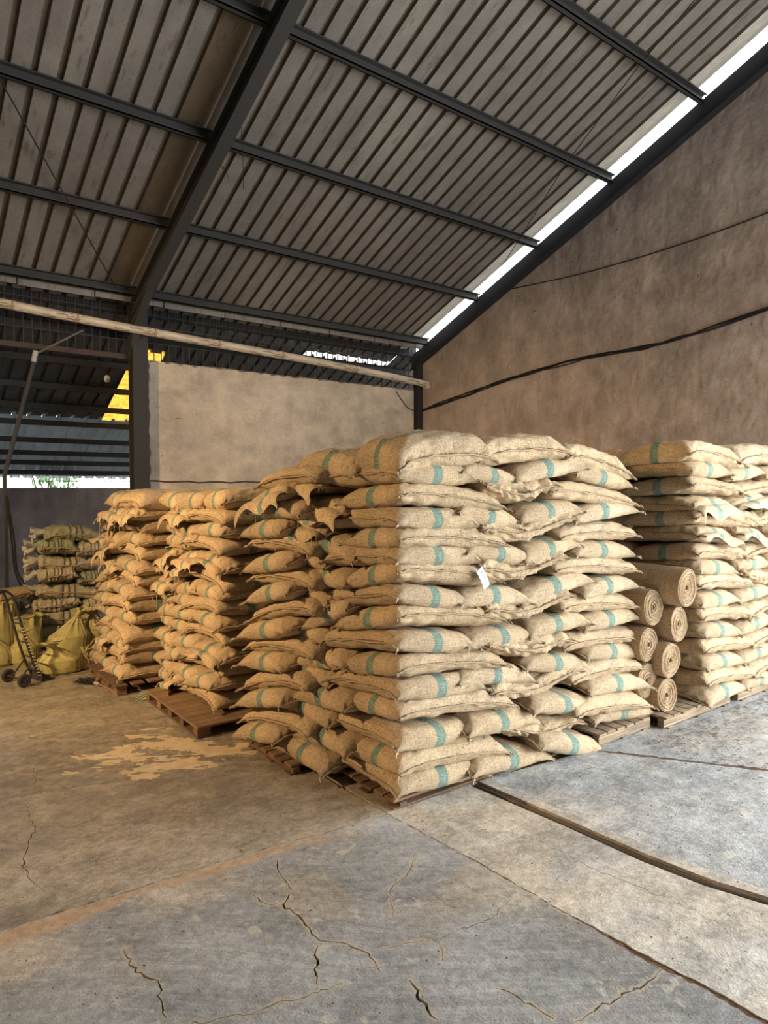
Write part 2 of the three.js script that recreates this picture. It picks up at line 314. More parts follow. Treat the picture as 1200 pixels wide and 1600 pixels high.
// boards under the eave
{ const w = struct(group('eave_boards')); seed(5); // fascia under the last purlin
  for (let x = -7.9; x < 6.0; x += 0.98) mesh('board', box(x, Math.min(x + 0.965, 6.05), 4.80 + rr(-0.006, 0.006), 4.90, -6.80, -6.775, 0.006), sheetMats[1], w); 
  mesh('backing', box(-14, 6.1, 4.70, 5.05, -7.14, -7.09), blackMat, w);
}
// wire grille above the wall
{ const gr = struct(group('eave_grille'));
  for (let x = -4.3, i = 0; x < 6.05; x += 0.112, i++) mesh('vertical_bar', box(x, x + 0.011, 4.04, 4.88, -7.075, -7.065), steelDark, gr);
  for (const y of [4.3, 4.55, 4.72]) mesh('horizontal_bar', box(-4.4, 6.1, y, y + 0.014, -7.065, -7.05), steelDark, gr);
  mesh('bottom_rail', box(-4.4, 0.5, 4.02, 4.1, -7.11, -7.03, 0.01), steelRust, gr);
}
// annex behind the back wall, its roof falling away to a low wall with a strip of daylight above
{
  struct(mesh('wall_far', box(-14, 8, 0, 2.11, -12.2, -12, 0.01), wallFar));
  struct(mesh('wall_annex_side', prismX([[-12.2, 0], [-7.2, 0], [-7.2, annexY(-7.2)], [-12.2, annexY(-12.2)]], 8, 8.2), wallPlain));
  const a = struct(group('ceiling_annex'));
  const P = 0.24;
  // sheets of four ribs; one bay of yellow translucent sheeting
  for (let x = 0.86 - 15 * P * 4; x < 7.9; x += P * 4) {
    const x1 = x + 4 * P; if (x1 < -4) { continue; }
    roofSheet(a, x, 4, -12.35, -10.02, 0, annexLow, annexLow, annexY, P);
    const clear = Math.abs(x - 0.86) < 0.3, white = x > 3.3 && x < 5.2;
    if (clear) {
      roofSheet(a, x, 2, -10.05, -7.95, 0.01, yellowSheet, yellowSheet, annexY, P, 'translucent_sheet'); roofSheet(a, x, 2, -7.97, -7.16, 0.01, annexSheet, annexSheet, annexY, P);
      roofSheet(a, x + 2 * P, 2, -10.05, -7.16, 0.01, annexSheet, annexSheet, annexY, P);
    } else if (white) { roofSheet(a, x, 4, -10.05, -7.50, 0.01, annexSheet, annexSheet, annexY, P); roofSheet(a, x, 4, -7.4, -7.16, 0.015, annexSheet, annexSheet, annexY, P); roofSheet(a, x, 4, -7.50, -7.40, 0.012, whiteSheet, whiteSheet, annexY, P, 'translucent_sheet'); }
    else roofSheet(a, x, 4, -10.05, -7.16, 0.01, annexSheet, annexSheet, annexY, P);
  }
  mesh('roof_slab', prismX([[-12.35, annexY(-12.35) + 0.02], [-7.1, annexY(-7.1) + 0.02], [-7.1, annexY(-7.1) + 0.06], [-12.35, annexY(-12.35) + 0.06]], -14.2, -3.3), annexSheet, a);
  for (const z of [-7.55, -8.3, -9.0, -9.6, -10.12, -10.72, -11.2, -11.58, -11.98]) mesh('purlin', box(-14, 8, annexY(z) - 0.1, annexY(z) - 0.005, z - 0.035, z + 0.035), steelDark, a);
  const b = struct(group('strip_window_bars'));
  for (let x = -4; x < 3; x += 0.13) mesh('vertical_bar', box(x, x + 0.01, 2.10, 2.52, -12.1, -12.09), steelGrey, b);
  mesh('horizontal_bar', box(-14, 8, 2.36, 2.375, -12.1, -12.085), steelGrey, b); mesh('horizontal_bar', box(-14, 8, 2.24, 2.255, -12.1, -12.085), steelGrey, b);
}

// ---------- floor: slabs with open joints and cracks ----------
const floor = struct(group('floor'));
mesh('joint_fill', box(-14, 8, -0.2, -0.016, -12.2, 9.2), dirtMat, floor);
function jag(pts, step, amp, sd) {           // jagged polyline through points
  seed(sd); const out = [pts[0]];
  for (let i = 1; i < pts.length; i++) { const a = pts[i - 1], b = pts[i], L = Math.hypot(b[0] - a[0], b[1] - a[1]), n = Math.max(1, Math.round(L / step)); for (let k = 1; k <= n; k++) { const t = k / n, j = k === n ? 0 : amp; out.push([lerp(a[0], b[0], t) + rr(-j, j), lerp(a[1], b[1], t) + rr(-j, j)]); } }
  return out;
}
function crackHole(pts, w, sd) {             // thin jagged opening along a path, tapering to both ends
  const p = jag(pts, 0.03, 0.013, sd), n = p.length, L = [], R = [];
  for (let i = 0; i < n; i++) {
    const a = p[Math.max(0, i - 1)], b = p[Math.min(n - 1, i + 1)], dx = b[0] - a[0], dz = b[1] - a[1], l = Math.hypot(dx, dz) || 1, t = i / (n - 1);
    const k = w * Math.pow(Math.sin(Math.PI * clamp(t, 0.04, 0.96)), 0.5) * rr(0.25, 1.0) * 0.62;
    L.push([p[i][0] - dz / l * k, p[i][1] + dx / l * k]); R.push([p[i][0] + dz / l * k, p[i][1] - dx / l * k]);
  }
  return L.concat(R.reverse());
}
function slab(outline, cracks, mat, y = 0) {
  const v2 = (a) => a.map(([x, z]) => new THREE.Vector2(x, -z));
  const s = new THREE.Shape(v2(outline)); for (const c of cracks) s.holes.push(new THREE.Path(v2(c)));
  const g = new THREE.ExtrudeGeometry(s, { depth: 0.06, bevelEnabled: false }); g.rotateX(-Math.PI / 2); g.translate(0, y - 0.06, 0);
  return mesh('slab', metreUV(g), mat, floor);
}
const rev = (a) => a.slice().reverse();
const CRACKS = [
    [[[-0.87, -0.03], [-0.95, 0.2], [-0.96, 0.34], [-1.06, 0.42], [-1.05, 0.61], [-1.06, 0.77], [-0.97, 0.87], [-0.93, 0.98], [-0.96, 1.1]], 0.012],
    [[[-1.085, 0.4], [-1.13, 0.36], [-1.14, 0.24]], 0.008], [[[-1.09, 0.80], [-1.15, 0.9], [-1.22, 1.0]], 0.011],
    [[[-1.13, 1.06], [-1.24, 1.045], [-1.42, 0.99], [-1.54, 0.97], [-1.77, 0.86]], 0.009], [[[-1.8, 0.28], [-1.81, 0.46], [-1.745, 0.57], [-1.775, 0.68], [-1.79, 0.8]], 0.012],
    [[[0.03, 1.835], [-0.17, 1.83], [-0.51, 1.79]], 0.011], [[[-0.2, 0.47], [-0.39, 0.59], [-0.55, 0.65], [-0.68, 0.83]], 0.006], [[[-0.13, 1.09], [-0.3, 1.14], [-0.5, 1.1], [-0.6, 1.1], [-0.68, 1.2]], 0.008],
    [[[-0.87, 0.985], [-0.74, 1.03], [-0.66, 1.08]], 0.005], [[[-0.89, 1.22], [-0.93, 1.33], [-0.94, 1.46]], 0.014], [[[-0.63, 1.48], [-0.58, 1.66], [-0.57, 1.73]], 0.009], [[[-0.3, 2.0], [-0.2, 2.2], [-0.22, 2.4]], 0.01],
];
const J0 = [[-2.6, -0.21], [-2.23, -0.19], [-2.03, -0.2], [-1.81, -0.18], [-1.57, -0.16], [-1.31, -0.15], [-0.94, -0.12], [-0.54, -0.06], [-0.2, -0.03], [-0.06, -0.02]];
const JR = [[-0.06, -0.03], [-0.03, 0.39], [0, 0.76], [0.01, 1.1], [0.015, 1.32], [0.04, 1.56], [0.06, 1.83], [0.08, 2.0], [0.09, 2.25], [0.12, 2.5]];
const JM = [[-3.4, -1.98], [-2.02, -1.76], [-1.79, -1.7], [-1.5, -1.64], [-1.21, -1.52], [-0.6, -1.2], [-0.1, -1.0]];
const JU = [[-3.4, -3.02], [-1.86, -2.94], [-1.5, -2.9], [-0.71, -2.76], [0.6, -2.62]];
// how far each point of the front slab lies from a crack or a broken joint (for the crumbled pale edges)
const NG = 1600, crackField = new Float32Array(NG * NG).fill(1);
{
  const runs = CRACKS.map(([p], i) => jag(p, 0.03, 0.013, 60 + i)); runs.push(JR.slice(3), J0.slice(3));
  for (const p of runs) for (let i = 1; i < p.length; i++) {
    const [ax, az] = p[i - 1], [bx, bz] = p[i], m = 0.05, L2 = (bx - ax) ** 2 + (bz - az) ** 2 || 1e-9, px = (x) => clamp(Math.floor((x + 2.7) / 2.8 * NG), 0, NG - 1), pz = (z) => clamp(Math.floor((2.5 - z) / 2.8 * NG), 0, NG - 1);
    for (let y = pz(Math.max(az, bz) + m); y <= pz(Math.min(az, bz) - m); y++) for (let x = px(Math.min(ax, bx) - m); x <= px(Math.max(ax, bx) + m); x++) {
      const X = (x + 0.5) / NG * 2.8 - 2.7, Z = 2.5 - (y + 0.5) / NG * 2.8, t = clamp(((X - ax) * (bx - ax) + (Z - az) * (bz - az)) / L2), d = Math.hypot(X - lerp(ax, bx, t), Z - lerp(az, bz, t)), k = y * NG + x; if (d < crackField[k]) crackField[k] = d;
    }
  }
}
// the grey slab in front: trowel swirls, pale scuffs, dust along its broken back edge
const greyTex = texture(NG, NG, (u, v) => {
  const X = u * 2.8 - 2.7, Z = 2.5 - v * 2.8, a = X * 0.8 + Z * 0.6, b = X * 0.6 - Z * 0.8;
  const wob = 0.25 * noise3(a * 1.1, b * 1.4, 3) + 0.08 * noise3(a * 4, b * 4, 4);
  const streak = 0.6 * noise3(a * 3, (b + wob) * 17, 5) + 0.4 * noise3(a * 7, (b + wob) * 46, 6), big = 0.6 * noise3(X * 1.5, Z * 1.5, 7) + 0.4 * noise3(X * 4, Z * 4, 8);
  const fine = noise3(X * 260, Z * 260, 9), mid = noise3(X * 38, Z * 38, 10);
  const scr = noise3(a * 9, (b + wob) * 150, 21), grit = noise3(X * 120, Z * 120, 22);
  let k = 0.98 + 0.20 * (streak - 0.5) + 0.36 * (big - 0.5) + 0.16 * (fine - 0.5) + 0.18 * (mid - 0.5) + 0.10 * (scr - 0.5) + 0.1 * (grit - 0.5);
  let c = mix([142 * k, 143 * k, 142 * k], [160 * k, 152 * k, 140 * k], sstep(0.4, 0.75, noise3(X * 2.2, Z * 2.2, 14)));
  const sc = noise3(a * 16, b * 42, 11); if (sc > 0.82) c = mix(c, [186, 181, 171], clamp((sc - 0.82) * 7) * 0.32);
  const pp = noise3(X * 11, Z * 11, 12) * 0.7 + noise3(X * 40, Z * 40, 13) * 0.3; if (pp > 0.82) c = mix(c, [184, 177, 164], clamp((pp - 0.82) * 14) * 0.7);
  const R = Math.hypot(X + 0.35, Z - 0.45), ring = Math.pow(noise3(R * 75, 0.5, 17), 3); if (R < 0.7) c = mix(c, [178, 174, 166], ring * 0.55 * noise3(X * 3, Z * 3, 18));
  const dd = (Z + 0.19 - 0.08 * (X + 2.2)) - 0.13 * noise3(X * 2.5, 0, 19) - 0.07 * noise3(X * 14, Z * 14, 20); if (dd < 0.02 && X < -0.55) c = mix(c, mix([186, 160, 132], [150, 126, 100], mid), clamp((0.02 - dd) * 22) * 0.85);
  const cd = crackField[Math.min(NG - 1, Math.floor(v * NG)) * NG + Math.min(NG - 1, Math.floor(u * NG))]; if (cd < 0.05) { const e = 0.003 + 0.042 * Math.pow(noise3(X * 60, Z * 60, 23), 1.5) * noise3(X * 9, Z * 9, 24); if (cd < e) c = mix(c, mix([186, 175, 156], [150, 138, 118], grit), 0.7); }
  if (noise3(X * 95, Z * 95, 15) > 0.955) c = mix(c, [62, 52, 42], 0.7);
  return c;
});
greyTex.repeat.set(1 / 2.8, 1 / 2.8); greyTex.offset.set(2.7 / 2.8, 0);
const greyUV = (g) => { const p = g.attributes.position, uv = g.attributes.uv; for (let i = 0; i < p.count; i++) uv.setXY(i, (p.getX(i) + 2.7) / 2.8, (2.5 - p.getZ(i)) / 2.8); return g; };
greyTex.repeat.set(1, 1); greyTex.offset.set(0, 0);
const slabFront = std({ map: greyTex, bumpMap: rep(concBump, 1.5, 1.5), bumpScale: 0.005, roughnessMap: rep(concRough, 1.2, 1.2), roughness: 1 });
// brown slab with a patch where the surface coat has flaked off to the pale screed
const patchTex = texture(2048, 1024, (u, v) => {
  const X = u * 4 - 3.4, Z = -1.0 - v * 2, big = 0.6 * noise3(X * 1.6, Z * 1.6, 37) + 0.4 * noise3(X * 5, Z * 5, 38), fine = noise3(X * 200, Z * 200, 39), a = X * 0.8 + Z * 0.6, b = X * 0.6 - Z * 0.8;
  const st = noise3(a * 3, b * 20, 35), k = 1.0 + 0.22 * (big - 0.5) + 0.18 * (fine - 0.5) + 0.16 * (st - 0.5) + 0.26 * (noise3(X * 30, Z * 30, 34) - 0.5);
  let c = [149 * k, 140 * k, 126 * k];
  const e = 1 - Math.hypot((X + 0.78) / 0.78, (Z + 1.86) / 0.52), n = 0.55 * noise3(a * 5, b * 11, 41) + 0.3 * noise3(a * 16, b * 40, 42) + 0.15 * noise3(X * 50, Z * 50, 43);
  const m = Math.min(e, 0.55) * 0.42 + n * 1.25 - 0.76; if (m > 0 && e > -0.3) c = mix(c, mix([222, 204, 172], [206, 182, 146], noise3(X * 20, Z * 20, 44)), clamp(m * 16));
  if (noise3(X * 80, Z * 80, 45) > 0.96) c = mix(c, [58, 42, 28], 0.7);
  return c;
});
const slabPatch = std({ map: patchTex, bumpMap: rep(concBump, 2, 1), bumpScale: 0.006, roughnessMap: rep(concRough, 1.6, 0.8), roughness: 0.46 });
const patchUV = (g) => { const p = g.attributes.position, uv = g.attributes.uv; for (let i = 0; i < p.count; i++) uv.setXY(i, (p.getX(i) + 3.4) / 4, (-1.0 - p.getZ(i)) / 2); return g; };

// joint lines (x, z)
const GL = [[0.66, 0.0], [0.72, 0.77], [0.74, 1.29], [0.79, 1.63], [0.88, 1.91], [0.98, 2.5]], GR = [[0.755, 0.0], [0.80, 0.77], [0.825, 1.29], [0.87, 1.63], [0.955, 1.91], [1.05, 2.5]], GC = [[0.84, 0.0], [0.885, 0.84], [0.915, 1.18], [0.945, 1.55], [1.02, 1.85], [1.13, 2.5]];
const BR = [[1.9, 0.12], [2.23, 0.6], [2.43, 0.9], [2.61, 1.16], [3.3, 2.5]];
const wideJ = (p) => p.map(([x, z]) => [x - (z > 1.4 ? 0.034 * Math.min(1, (z - 1.4) * 4) * (0.45 + 0.55 * noise3(z * 6, 1, 1)) : 0.004), z]);
{
  const cracks = CRACKS.map(([p, w], i) => crackHole(p, w, 60 + i));
  const A = slab([...jag(J0.map(([x, z]) => [x, z + 0.006]), 0.04, 0.007, 41), ...jag(wideJ(jag(JR, 0.12, 0.003, 40)).slice(1), 0.03, 0.008, 42), [-2.6, 2.5]], cracks, slabFront); greyUV(A.geometry);
  slab([[-14, -0.2], [-2.61, -0.2], [-2.61, 9.2], [-14, 9.2]], [], slabGrey); slab([[-2.6, 2.51], [0.11, 2.51], [0.3, 9.2], [-2.6, 9.2]], [], slabGrey);
  const c2 = [[[[0.38, 0.35], [0.46, 0.79], [0.45, 1.15], [0.51, 1.43], [0.54, 1.69], [0.52, 2.07]], 0.004]].map(([p, w], i) => crackHole(p, w, 80 + i));
  slab([...jag(JR.map(([x, z]) => [x + 0.006, z]), 0.04, 0.006, 43), ...rev(GL)], c2, slabWarm); slab([[0.12, 2.51], [0.97, 2.51], [2, 9.2], [0.32, 9.2]], [], slabWarm);
  slab([[-0.05, -0.03], [0.645, -0.005], [1.9, -0.005], [1.9, -0.8], [-0.05, -0.8]], [], slabBrown, -0.002);
  slab([...GR, ...rev(jag(GC, 0.05, 0.004, 44))], [], slabWarm, 0.004); 
  const c3 = [[[[1.5, 0.3], [1.62, 0.34], [1.66, 0.5]], 0.006], [[[1.75, 1.2], [1.86, 1.42], [1.98, 1.9]], 0.006]].map(([p, w], i) => crackHole(p, w, 90 + i));
  slab([...jag(GC.map(([x, z]) => [x + 0.006, z]), 0.05, 0.004, 45), ...rev(jag(BR.map(([x, z]) => [x - 0.022, z]), 0.05, 0.014, 46))], c3, slabBlue);
  slab([[1.06, 2.51], [6.15, 2.51], [6.15, 9.2], [2.1, 9.2]], [], slabBlue);
  slab([...jag(BR.map(([x, z]) => [x + 0.035, z]), 0.05, 0.016, 47), [6.15, 2.5], [6.15, 0.12]], [], slabBlue, -0.002);
  slab([[1.91, 0.105], [6.15, 0.105], [6.15, -0.8], [1.91, -0.8]], [], slabBlue, -0.002);
  slab([[-0.05, -0.81], [6.15, -0.81], [6.15, -7.1], [0.62, -7.1], [0.62, -2.61], [-0.05, -1.0]], [], slabBrown, -0.001);
  const c4 = [[[[-1.9, -1.62], [-1.91, -1.18], [-2.05, -0.76], [-2.0, -0.4]], 0.008], [[[-2.3, -1.6], [-2.24, -1.2]], 0.004]].map(([p, w], i) => crackHole(p, w, 95 + i));
  slab([...jag(JM.map(([x, z]) => [x, z + 0.003]), 0.05, 0.004, 48), ...rev(jag(J0.map(([x, z]) => [x, z - 0.006]), 0.04, 0.007, 49)), [-3.4, -0.2]], c4, slabBrown);
  const c5 = [[[[-1.81, -2.5], [-1.72, -2.26], [-1.8, -1.8]], 0.006]].map(([p, w], i) => crackHole(p, w, 98 + i));
  const P = slab([...jag(JU.map(([x, z]) => [x, z + 0.003]), 0.05, 0.004, 50), [0.6, -2.5], [-0.06, -1.0], ...rev(jag(JM.map(([x, z]) => [x, z - 0.003]), 0.05, 0.004, 51))], c5, slabPatch); patchUV(P.geometry);
  slab([[-3.4, -7.1], [0.61, -7.1], [0.6, -2.63], ...rev(jag(JU.map(([x, z]) => [x, z - 0.003]), 0.05, 0.004, 52)).slice(1)], [], slabBrown);
  slab([[-14, -7.1], [-3.41, -7.1], [-3.41, -0.21], [-14, -0.21]], [], slabBrown);
  slab([[-14, -12.1], [8, -12.1], [8, -7.11], [-14, -7.11]], [], slabBrown);
  // dark earth packed in the broken joints
  for (const [p, w] of [[JR.slice(5), 0.034], [BR, 0.07]]) { seed(55); const q = jag(jag(p, 0.1, 0.004, 56), 0.03, 0.004, 57), n = q.length - 1; mesh('joint_dirt', surf(n, 2, (s, t) => { const k = Math.round(s * n); return [q[k][0] + (t - 0.5) * w + (w < 0.05 ? -0.012 : 0.006), -0.007 + 0.004 * noise3(k, t * 3, 2), q[k][1]]; }, (s, t) => [s * 3, t * 0.1]), dirtMat, floor); }
  // the steel guide rail set in the groove
  const rail = GL.map(([x, z], i) => [(x * 0.45 + GR[i][0] * 0.55), -0.012, z]);
  struct(mesh('guide_rail', tube(rail, 0.014, 60, 6), steelGrey));
  struct(mesh('rail_channel', [surf(40, 1, (s, t) => { const q = s * 5, i = Math.min(4, Math.floor(q)), f = q - i, a = t < 0.5 ? GL : GR; return [lerp(a[i][0], a[i + 1][0], f) + (t < 0.5 ? -0.01 : 0.01), -0.021, lerp(a[i][1], a[i + 1][1], f)]; })], std({ color: lin(0.06, 0.05, 0.045), roughness: 0.9, side: THREE.DoubleSide })));
}

// ---------- sacks ----------
const HH = 0.08;                                    // half thickness of a packed sack
function sackVariant(n, o) {
  // length along x, width along z, base at y = 0; closed end at -x, sewn mouth at +x
  seed(n); const L = o.L ?? 1.05, W = o.W ?? 0.76, T = o.T ?? 0.105, cl = o.clip ?? HH, nu = 40, nv = 28, sd = n * 3.7;
  const sag = o.sag ?? 0, droop = o.droop ?? 0.03, wr = o.wrinkle ?? 1, twist = rr(-0.03, 0.03), ear = [0, 0, 0, 0].map(() => rr(0.5, 1.3));
  const mid = (u, v, s, t) => {                      // point on the seam plane and half thickness
    const e = ear[(u > 0 ? 1 : 0) + (v > 0 ? 2 : 0)], cor = Math.pow(Math.abs(u), 5) * Math.pow(Math.abs(v), 5);
    const x = L / 2 * (u * (0.955 + 0.02 * v * v) + Math.sign(u) * cor * 0.05 * e), z = W / 2 * (v * (0.93 + 0.03 * u * u) + Math.sign(v) * cor * 0.06 * e);
    let h = T * Math.pow(Math.max(0, 1 - Math.pow(Math.abs(u), 5.5)), 0.5) * Math.pow(Math.max(0, 1 - Math.pow(Math.abs(v), 3.2)), 0.6);
    h *= 0.9 + 0.25 * noise3(u * 1.7 + sd, v * 1.7, 1.5);
    const k = 3.2; h = h / Math.pow(1 + Math.pow(h / cl, k), 1 / k) * 1.12;
    const y = HH - droop * (cor * 1.0 + 0.35 * Math.pow(Math.abs(v), 6) + 0.35 * Math.pow(Math.abs(u), 8)) + sag * (Math.cos(u * 1.9) - 0.45) + twist * u * v + 0.012 * (noise3(u * 1.3 + sd, v * 1.3, 7.1) - 0.5);
    return [x, y, z, h];
  };
  const G = (i, j) => { const s = i / nu * 2 - 1, t = j / nv * 2 - 1; return [Math.sin(s * Math.PI / 2), Math.sin(t * Math.PI / 2), s, t]; };
  const pos = [], uv = [], idx = [], bot = [];
  const put = (i, j, dir) => {
    const [u, v, s, t] = G(i, j), [x, y, z, h] = mid(u, v, s, t);
    const fold = 0.004 * wr * (noise3(s * 16 + sd, t * 16, dir * 3 + 5) - 0.5) * 2 + 0.009 * wr * (noise3(s * 7 + sd, t * 7, dir * 3 + 11) - 0.5) * 2 + 0.008 * wr * Math.sin(t * 30 + 6 * noise3(s * 2, t * 2, sd)) * Math.pow(Math.abs(s), 6) + 0.0095 * wr * Math.sin(s * 40 + 7 * noise3(s * 3, t * 3, sd + 4)) * Math.pow(Math.abs(t), 5);
    const edge = i === 0 || j === 0 || i === nu || j === nv ? 0 : 1;
    pos.push(x + edge * Math.abs(u) * fold * 0.6, y + dir * (h + edge * fold * Math.min(1, h * 30)), z + edge * v * fold * 0.8); uv.push(i / nu, j / nv);
    return pos.length / 3 - 1;
  };
  const top = []; for (let i = 0; i <= nu; i++) for (let j = 0; j <= nv; j++) top.push(put(i, j, 1));
  for (let i = 0; i <= nu; i++) for (let j = 0; j <= nv; j++) bot.push(i === 0 || j === 0 || i === nu || j === nv ? top[i * (nv + 1) + j] : put(i, j, -1));
  for (let i = 0; i < nu; i++) for (let j = 0; j < nv; j++) {
    const a = i * (nv + 1) + j, b = a + nv + 1;
    idx.push(top[a], top[a + 1], top[b], top[b], top[a + 1], top[b + 1], bot[a], bot[b], bot[a + 1], bot[b], bot[b + 1], bot[a + 1]);
  }
  const g = new THREE.BufferGeometry(); g.setAttribute('position', new THREE.Float32BufferAttribute(pos, 3)); g.setAttribute('uv', new THREE.Float32BufferAttribute(uv, 2)); g.setIndex(idx); g.computeVertexNormals();
  const root = new THREE.Group();
  const body = o.body ?? juteMats[n % 4];
  mesh('sack_body', g, body, root);
  const edgePt = (i, j) => { const [u, v, s, t] = G(i, j); return mid(u, v, s, t); };
  // sewn hems standing proud of both long sides and of the mouth
  const hem = (pts, dirf, wid, mat, name) => {
    const n2 = pts.length - 1, A = surf(n2, 4, (s, t) => {
      const k = Math.round(s * n2), p = pts[k], d = dirf(k), w = wid * (0.75 + 0.5 * noise3(k * 0.6, sd, 3)), wav = 0.008 * (noise3(k * 0.55 + sd, 0, 9) - 0.5) * 2;
      const q = [[-0.012, 0.007], [w * 0.6, 0.006], [w, 0], [w * 0.6, -0.006], [-0.012, -0.007]][Math.round(t * 4)];
      return [p[0] + d[0] * q[0], p[1] + q[1] + wav * (q[0] > 0 ? 1 : 0), p[2] + d[1] * q[0]];
    });
    const h = mesh(name, A, mat, root);
    // the line of stitches along the hem
    const st = []; for (let k = 0; k < n2; k += 1) { const p = pts[k], q = pts[k + 1], d = dirf(k), w = 0.004; st.push(rod([p[0] + d[0] * w, p[1] + 0.0075, p[2] + d[1] * w], [lerp(p[0], q[0], 0.62) + d[0] * w, lerp(p[1], q[1], 0.62) + 0.0075, lerp(p[2], q[2], 0.62) + d[1] * w], 0.0026, 4)); }
    mesh('stitching', st, stitchMat, h);
    return h;
  };
  for (const j of [0, nv]) { const pts = []; for (let i = 0; i <= nu; i++) pts.push(edgePt(i, j)); const d = j ? 1 : -1; hem(pts, () => [0, d], 0.02, juteSeam, 'side_seam'); }
  { const pts = []; for (let j = 0; j <= nv; j++) pts.push(edgePt(nu, j)); hem(pts, () => [1, 0], o.flap ? 0.008 : 0.026, juteSeam, 'mouth_seam'); }
  // frayed twine ends at the corners
  for (const [i, j] of [[0, 0], [0, nv], [nu, 0], [nu, nv]]) {
    if (rnd() < 0.35) continue;
    const p = edgePt(i, j), dx = i ? 1 : -1, dz = j ? 1 : -1, ts = [];
    for (let k = 0; k < 3; k++) { const l = rr(0.012, 0.036); ts.push(tube([[p[0] - dx * 0.01, p[1], p[2] - dz * 0.01], [p[0] + dx * l * 0.5, p[1] + rr(-0.005, 0.012), p[2] + dz * l * rr(0.3, 0.7)], [p[0] + dx * l * rr(0.3, 1), p[1] - l * rr(0.2, 0.8), p[2] + dz * l]], rr(0.0016, 0.0028), 5, 4)); }
    ts.push(new THREE.SphereGeometry(0.007, 6, 4).translate(p[0] + dx * 0.004, p[1], p[2] + dz * 0.004));
    mesh('twine_end', ts, twineMat, root);
  }
  if (o.flap) {                                      // loose cloth beyond the sewing at one end, hanging over
    const F = o.flap, end = o.flapEnd ?? -1, nf = 7;
    const f = (s, t, th) => {
      const v = t * 2 - 1, [u2, v2] = [end, Math.sin(v * Math.PI / 2 * 0.94)], p = mid(end, v2, 0, 0), l = F * s * (0.75 + 0.5 * noise3(v * 2 + sd, 2, 2));
      const ph = 6 * noise3(sd, 1, 1), wave = (0.022 * Math.sin(v * 7 + ph) + 0.035 * (noise3(v * 3 + sd, s * 1.5, 4) - 0.5)) * s, dr = 0.75 * l * s * (0.3 + 1.1 * noise3(v * 1.6 + sd, 0, 5));
      return [p[0] + end * (l * (1 - 0.45 * s * s) - 0.015) , p[1] + 0.006 + 0.02 * s - dr + wave + th, p[2] * (1 + 0.05 * s)];
    };
    const uvF = (s, t) => [end < 0 ? 0.12 * s : 1 - 0.12 * s, t];
    const a = surf(nf, 18, (s, t) => f(s, t, 0.005 * (1 - s * 0.6)), uvF), b = surf(nf, 18, (s, t) => f(s, t, -0.005), uvF);
    const fl = mesh('loose_flap', [a, b], (o.bodyTwo ?? body.clone()), root); fl.material.side = THREE.DoubleSide;
    const edge = []; for (let k = 0; k <= 18; k++) edge.push(f(1, k / 18, 0)); mesh('flap_thread', tube(edge, 0.0032, 36, 4), twineMat, root);
    const hangs = []; for (let k = 0; k < 3; k++) { if (rnd() < 0.35) continue; const q = f(1, rr(0.1, 0.9), 0), l = rr(0.06, 0.26); hangs.push(tube([q, [q[0] + rr(-0.01, 0.01), q[1] - l * 0.5, q[2] + rr(-0.01, 0.01)], [q[0] + rr(-0.02, 0.02), q[1] - l, q[2] + rr(-0.02, 0.02)]], 0.0022, 6, 4)); }
    if (hangs.length) mesh('hanging_twine', hangs, twineMat, root);
  }
  return root;
}
const SV = { plain: [1, 2, 3, 4, 5].map((n) => sackVariant(n, {})), seam: [6, 7, 8].map((n) => sackVariant(n, { droop: 0.02, sag: 0.015 })), sag: [9, 10].map((n) => sackVariant(n, { sag: -0.07, wrinkle: 2.2 })), arch: [12, 13, 11].map((n) => sackVariant(n, { sag: 0.022 })),
  flap: [14, 15, 16, 17].map((n) => sackVariant(n, { flap: 0.16, wrinkle: 1.5 })), top: [18, 19, 20].map((n) => sackVariant(n, { T: 0.135, clip: 0.11, droop: 0.04, sag: 0.015, wrinkle: 1.3 })), mouth: [21, 22].map((n) => sackVariant(n, { flap: 0.13, flapEnd: 1, wrinkle: 1.4 })) };
const ORD = ['', 'first', 'second', 'third', 'fourth', 'fifth', 'sixth', 'seventh', 'eighth', 'ninth', 'tenth', 'eleventh', 'twelfth', 'thirteenth', 'fourteenth', 'fifteenth', 'sixteenth'];
// place a sack: centre of its long axis, turn about the upright, slopes along world x and z, size factors
function sack(proto, c, turn, slopeX, slopeZ, k, label, grp, name = 'jute_sack') {
  const o = proto.clone(); o.name = numbered(name); scene.add(o);
  const q = new THREE.Quaternion().setFromAxisAngle(new THREE.Vector3(0, 1, 0), turn), t = new THREE.Quaternion().setFromEuler(new THREE.Euler(-Math.atan(slopeZ), 0, Math.atan(slopeX)));
  o.quaternion.copy(t.multiply(q)); o.scale.set(...k); o.position.set(c[0], c[1] - HH * k[1], c[2]);
  tag(o, label, 'sack', grp); return o;
}
const pick = (a) => a[Math.floor(rnd() * a.length)];
const half = Math.PI / 2;
const K = [[2.27,.83,2.39,-.47,2.35],[2.20,.66,2.15,-.85,2.15],[2.04,.92,1.99,-.65,2.02],[1.89,.67,1.86,-.86,1.86],[1.76,.95,1.71,-.61,1.73],[1.64,.69,1.60,-.83,1.56],[1.53,.86,1.44,-.59,1.41],[1.37,.64,1.26,-.96,1.20],[1.23,.93,1.14,-.70,1.08],[1.06,.68,.98,-.91,.94],[.90,.98,.82,-.65,.82],[.76,.75,.64,-.81,.64],[.61,1.05,.50,-.62,.56],[.43,.72,.32,-.85,.36],[.26,.98,.20,-.56,.27],[.11,.76,0,-.88,.06]];
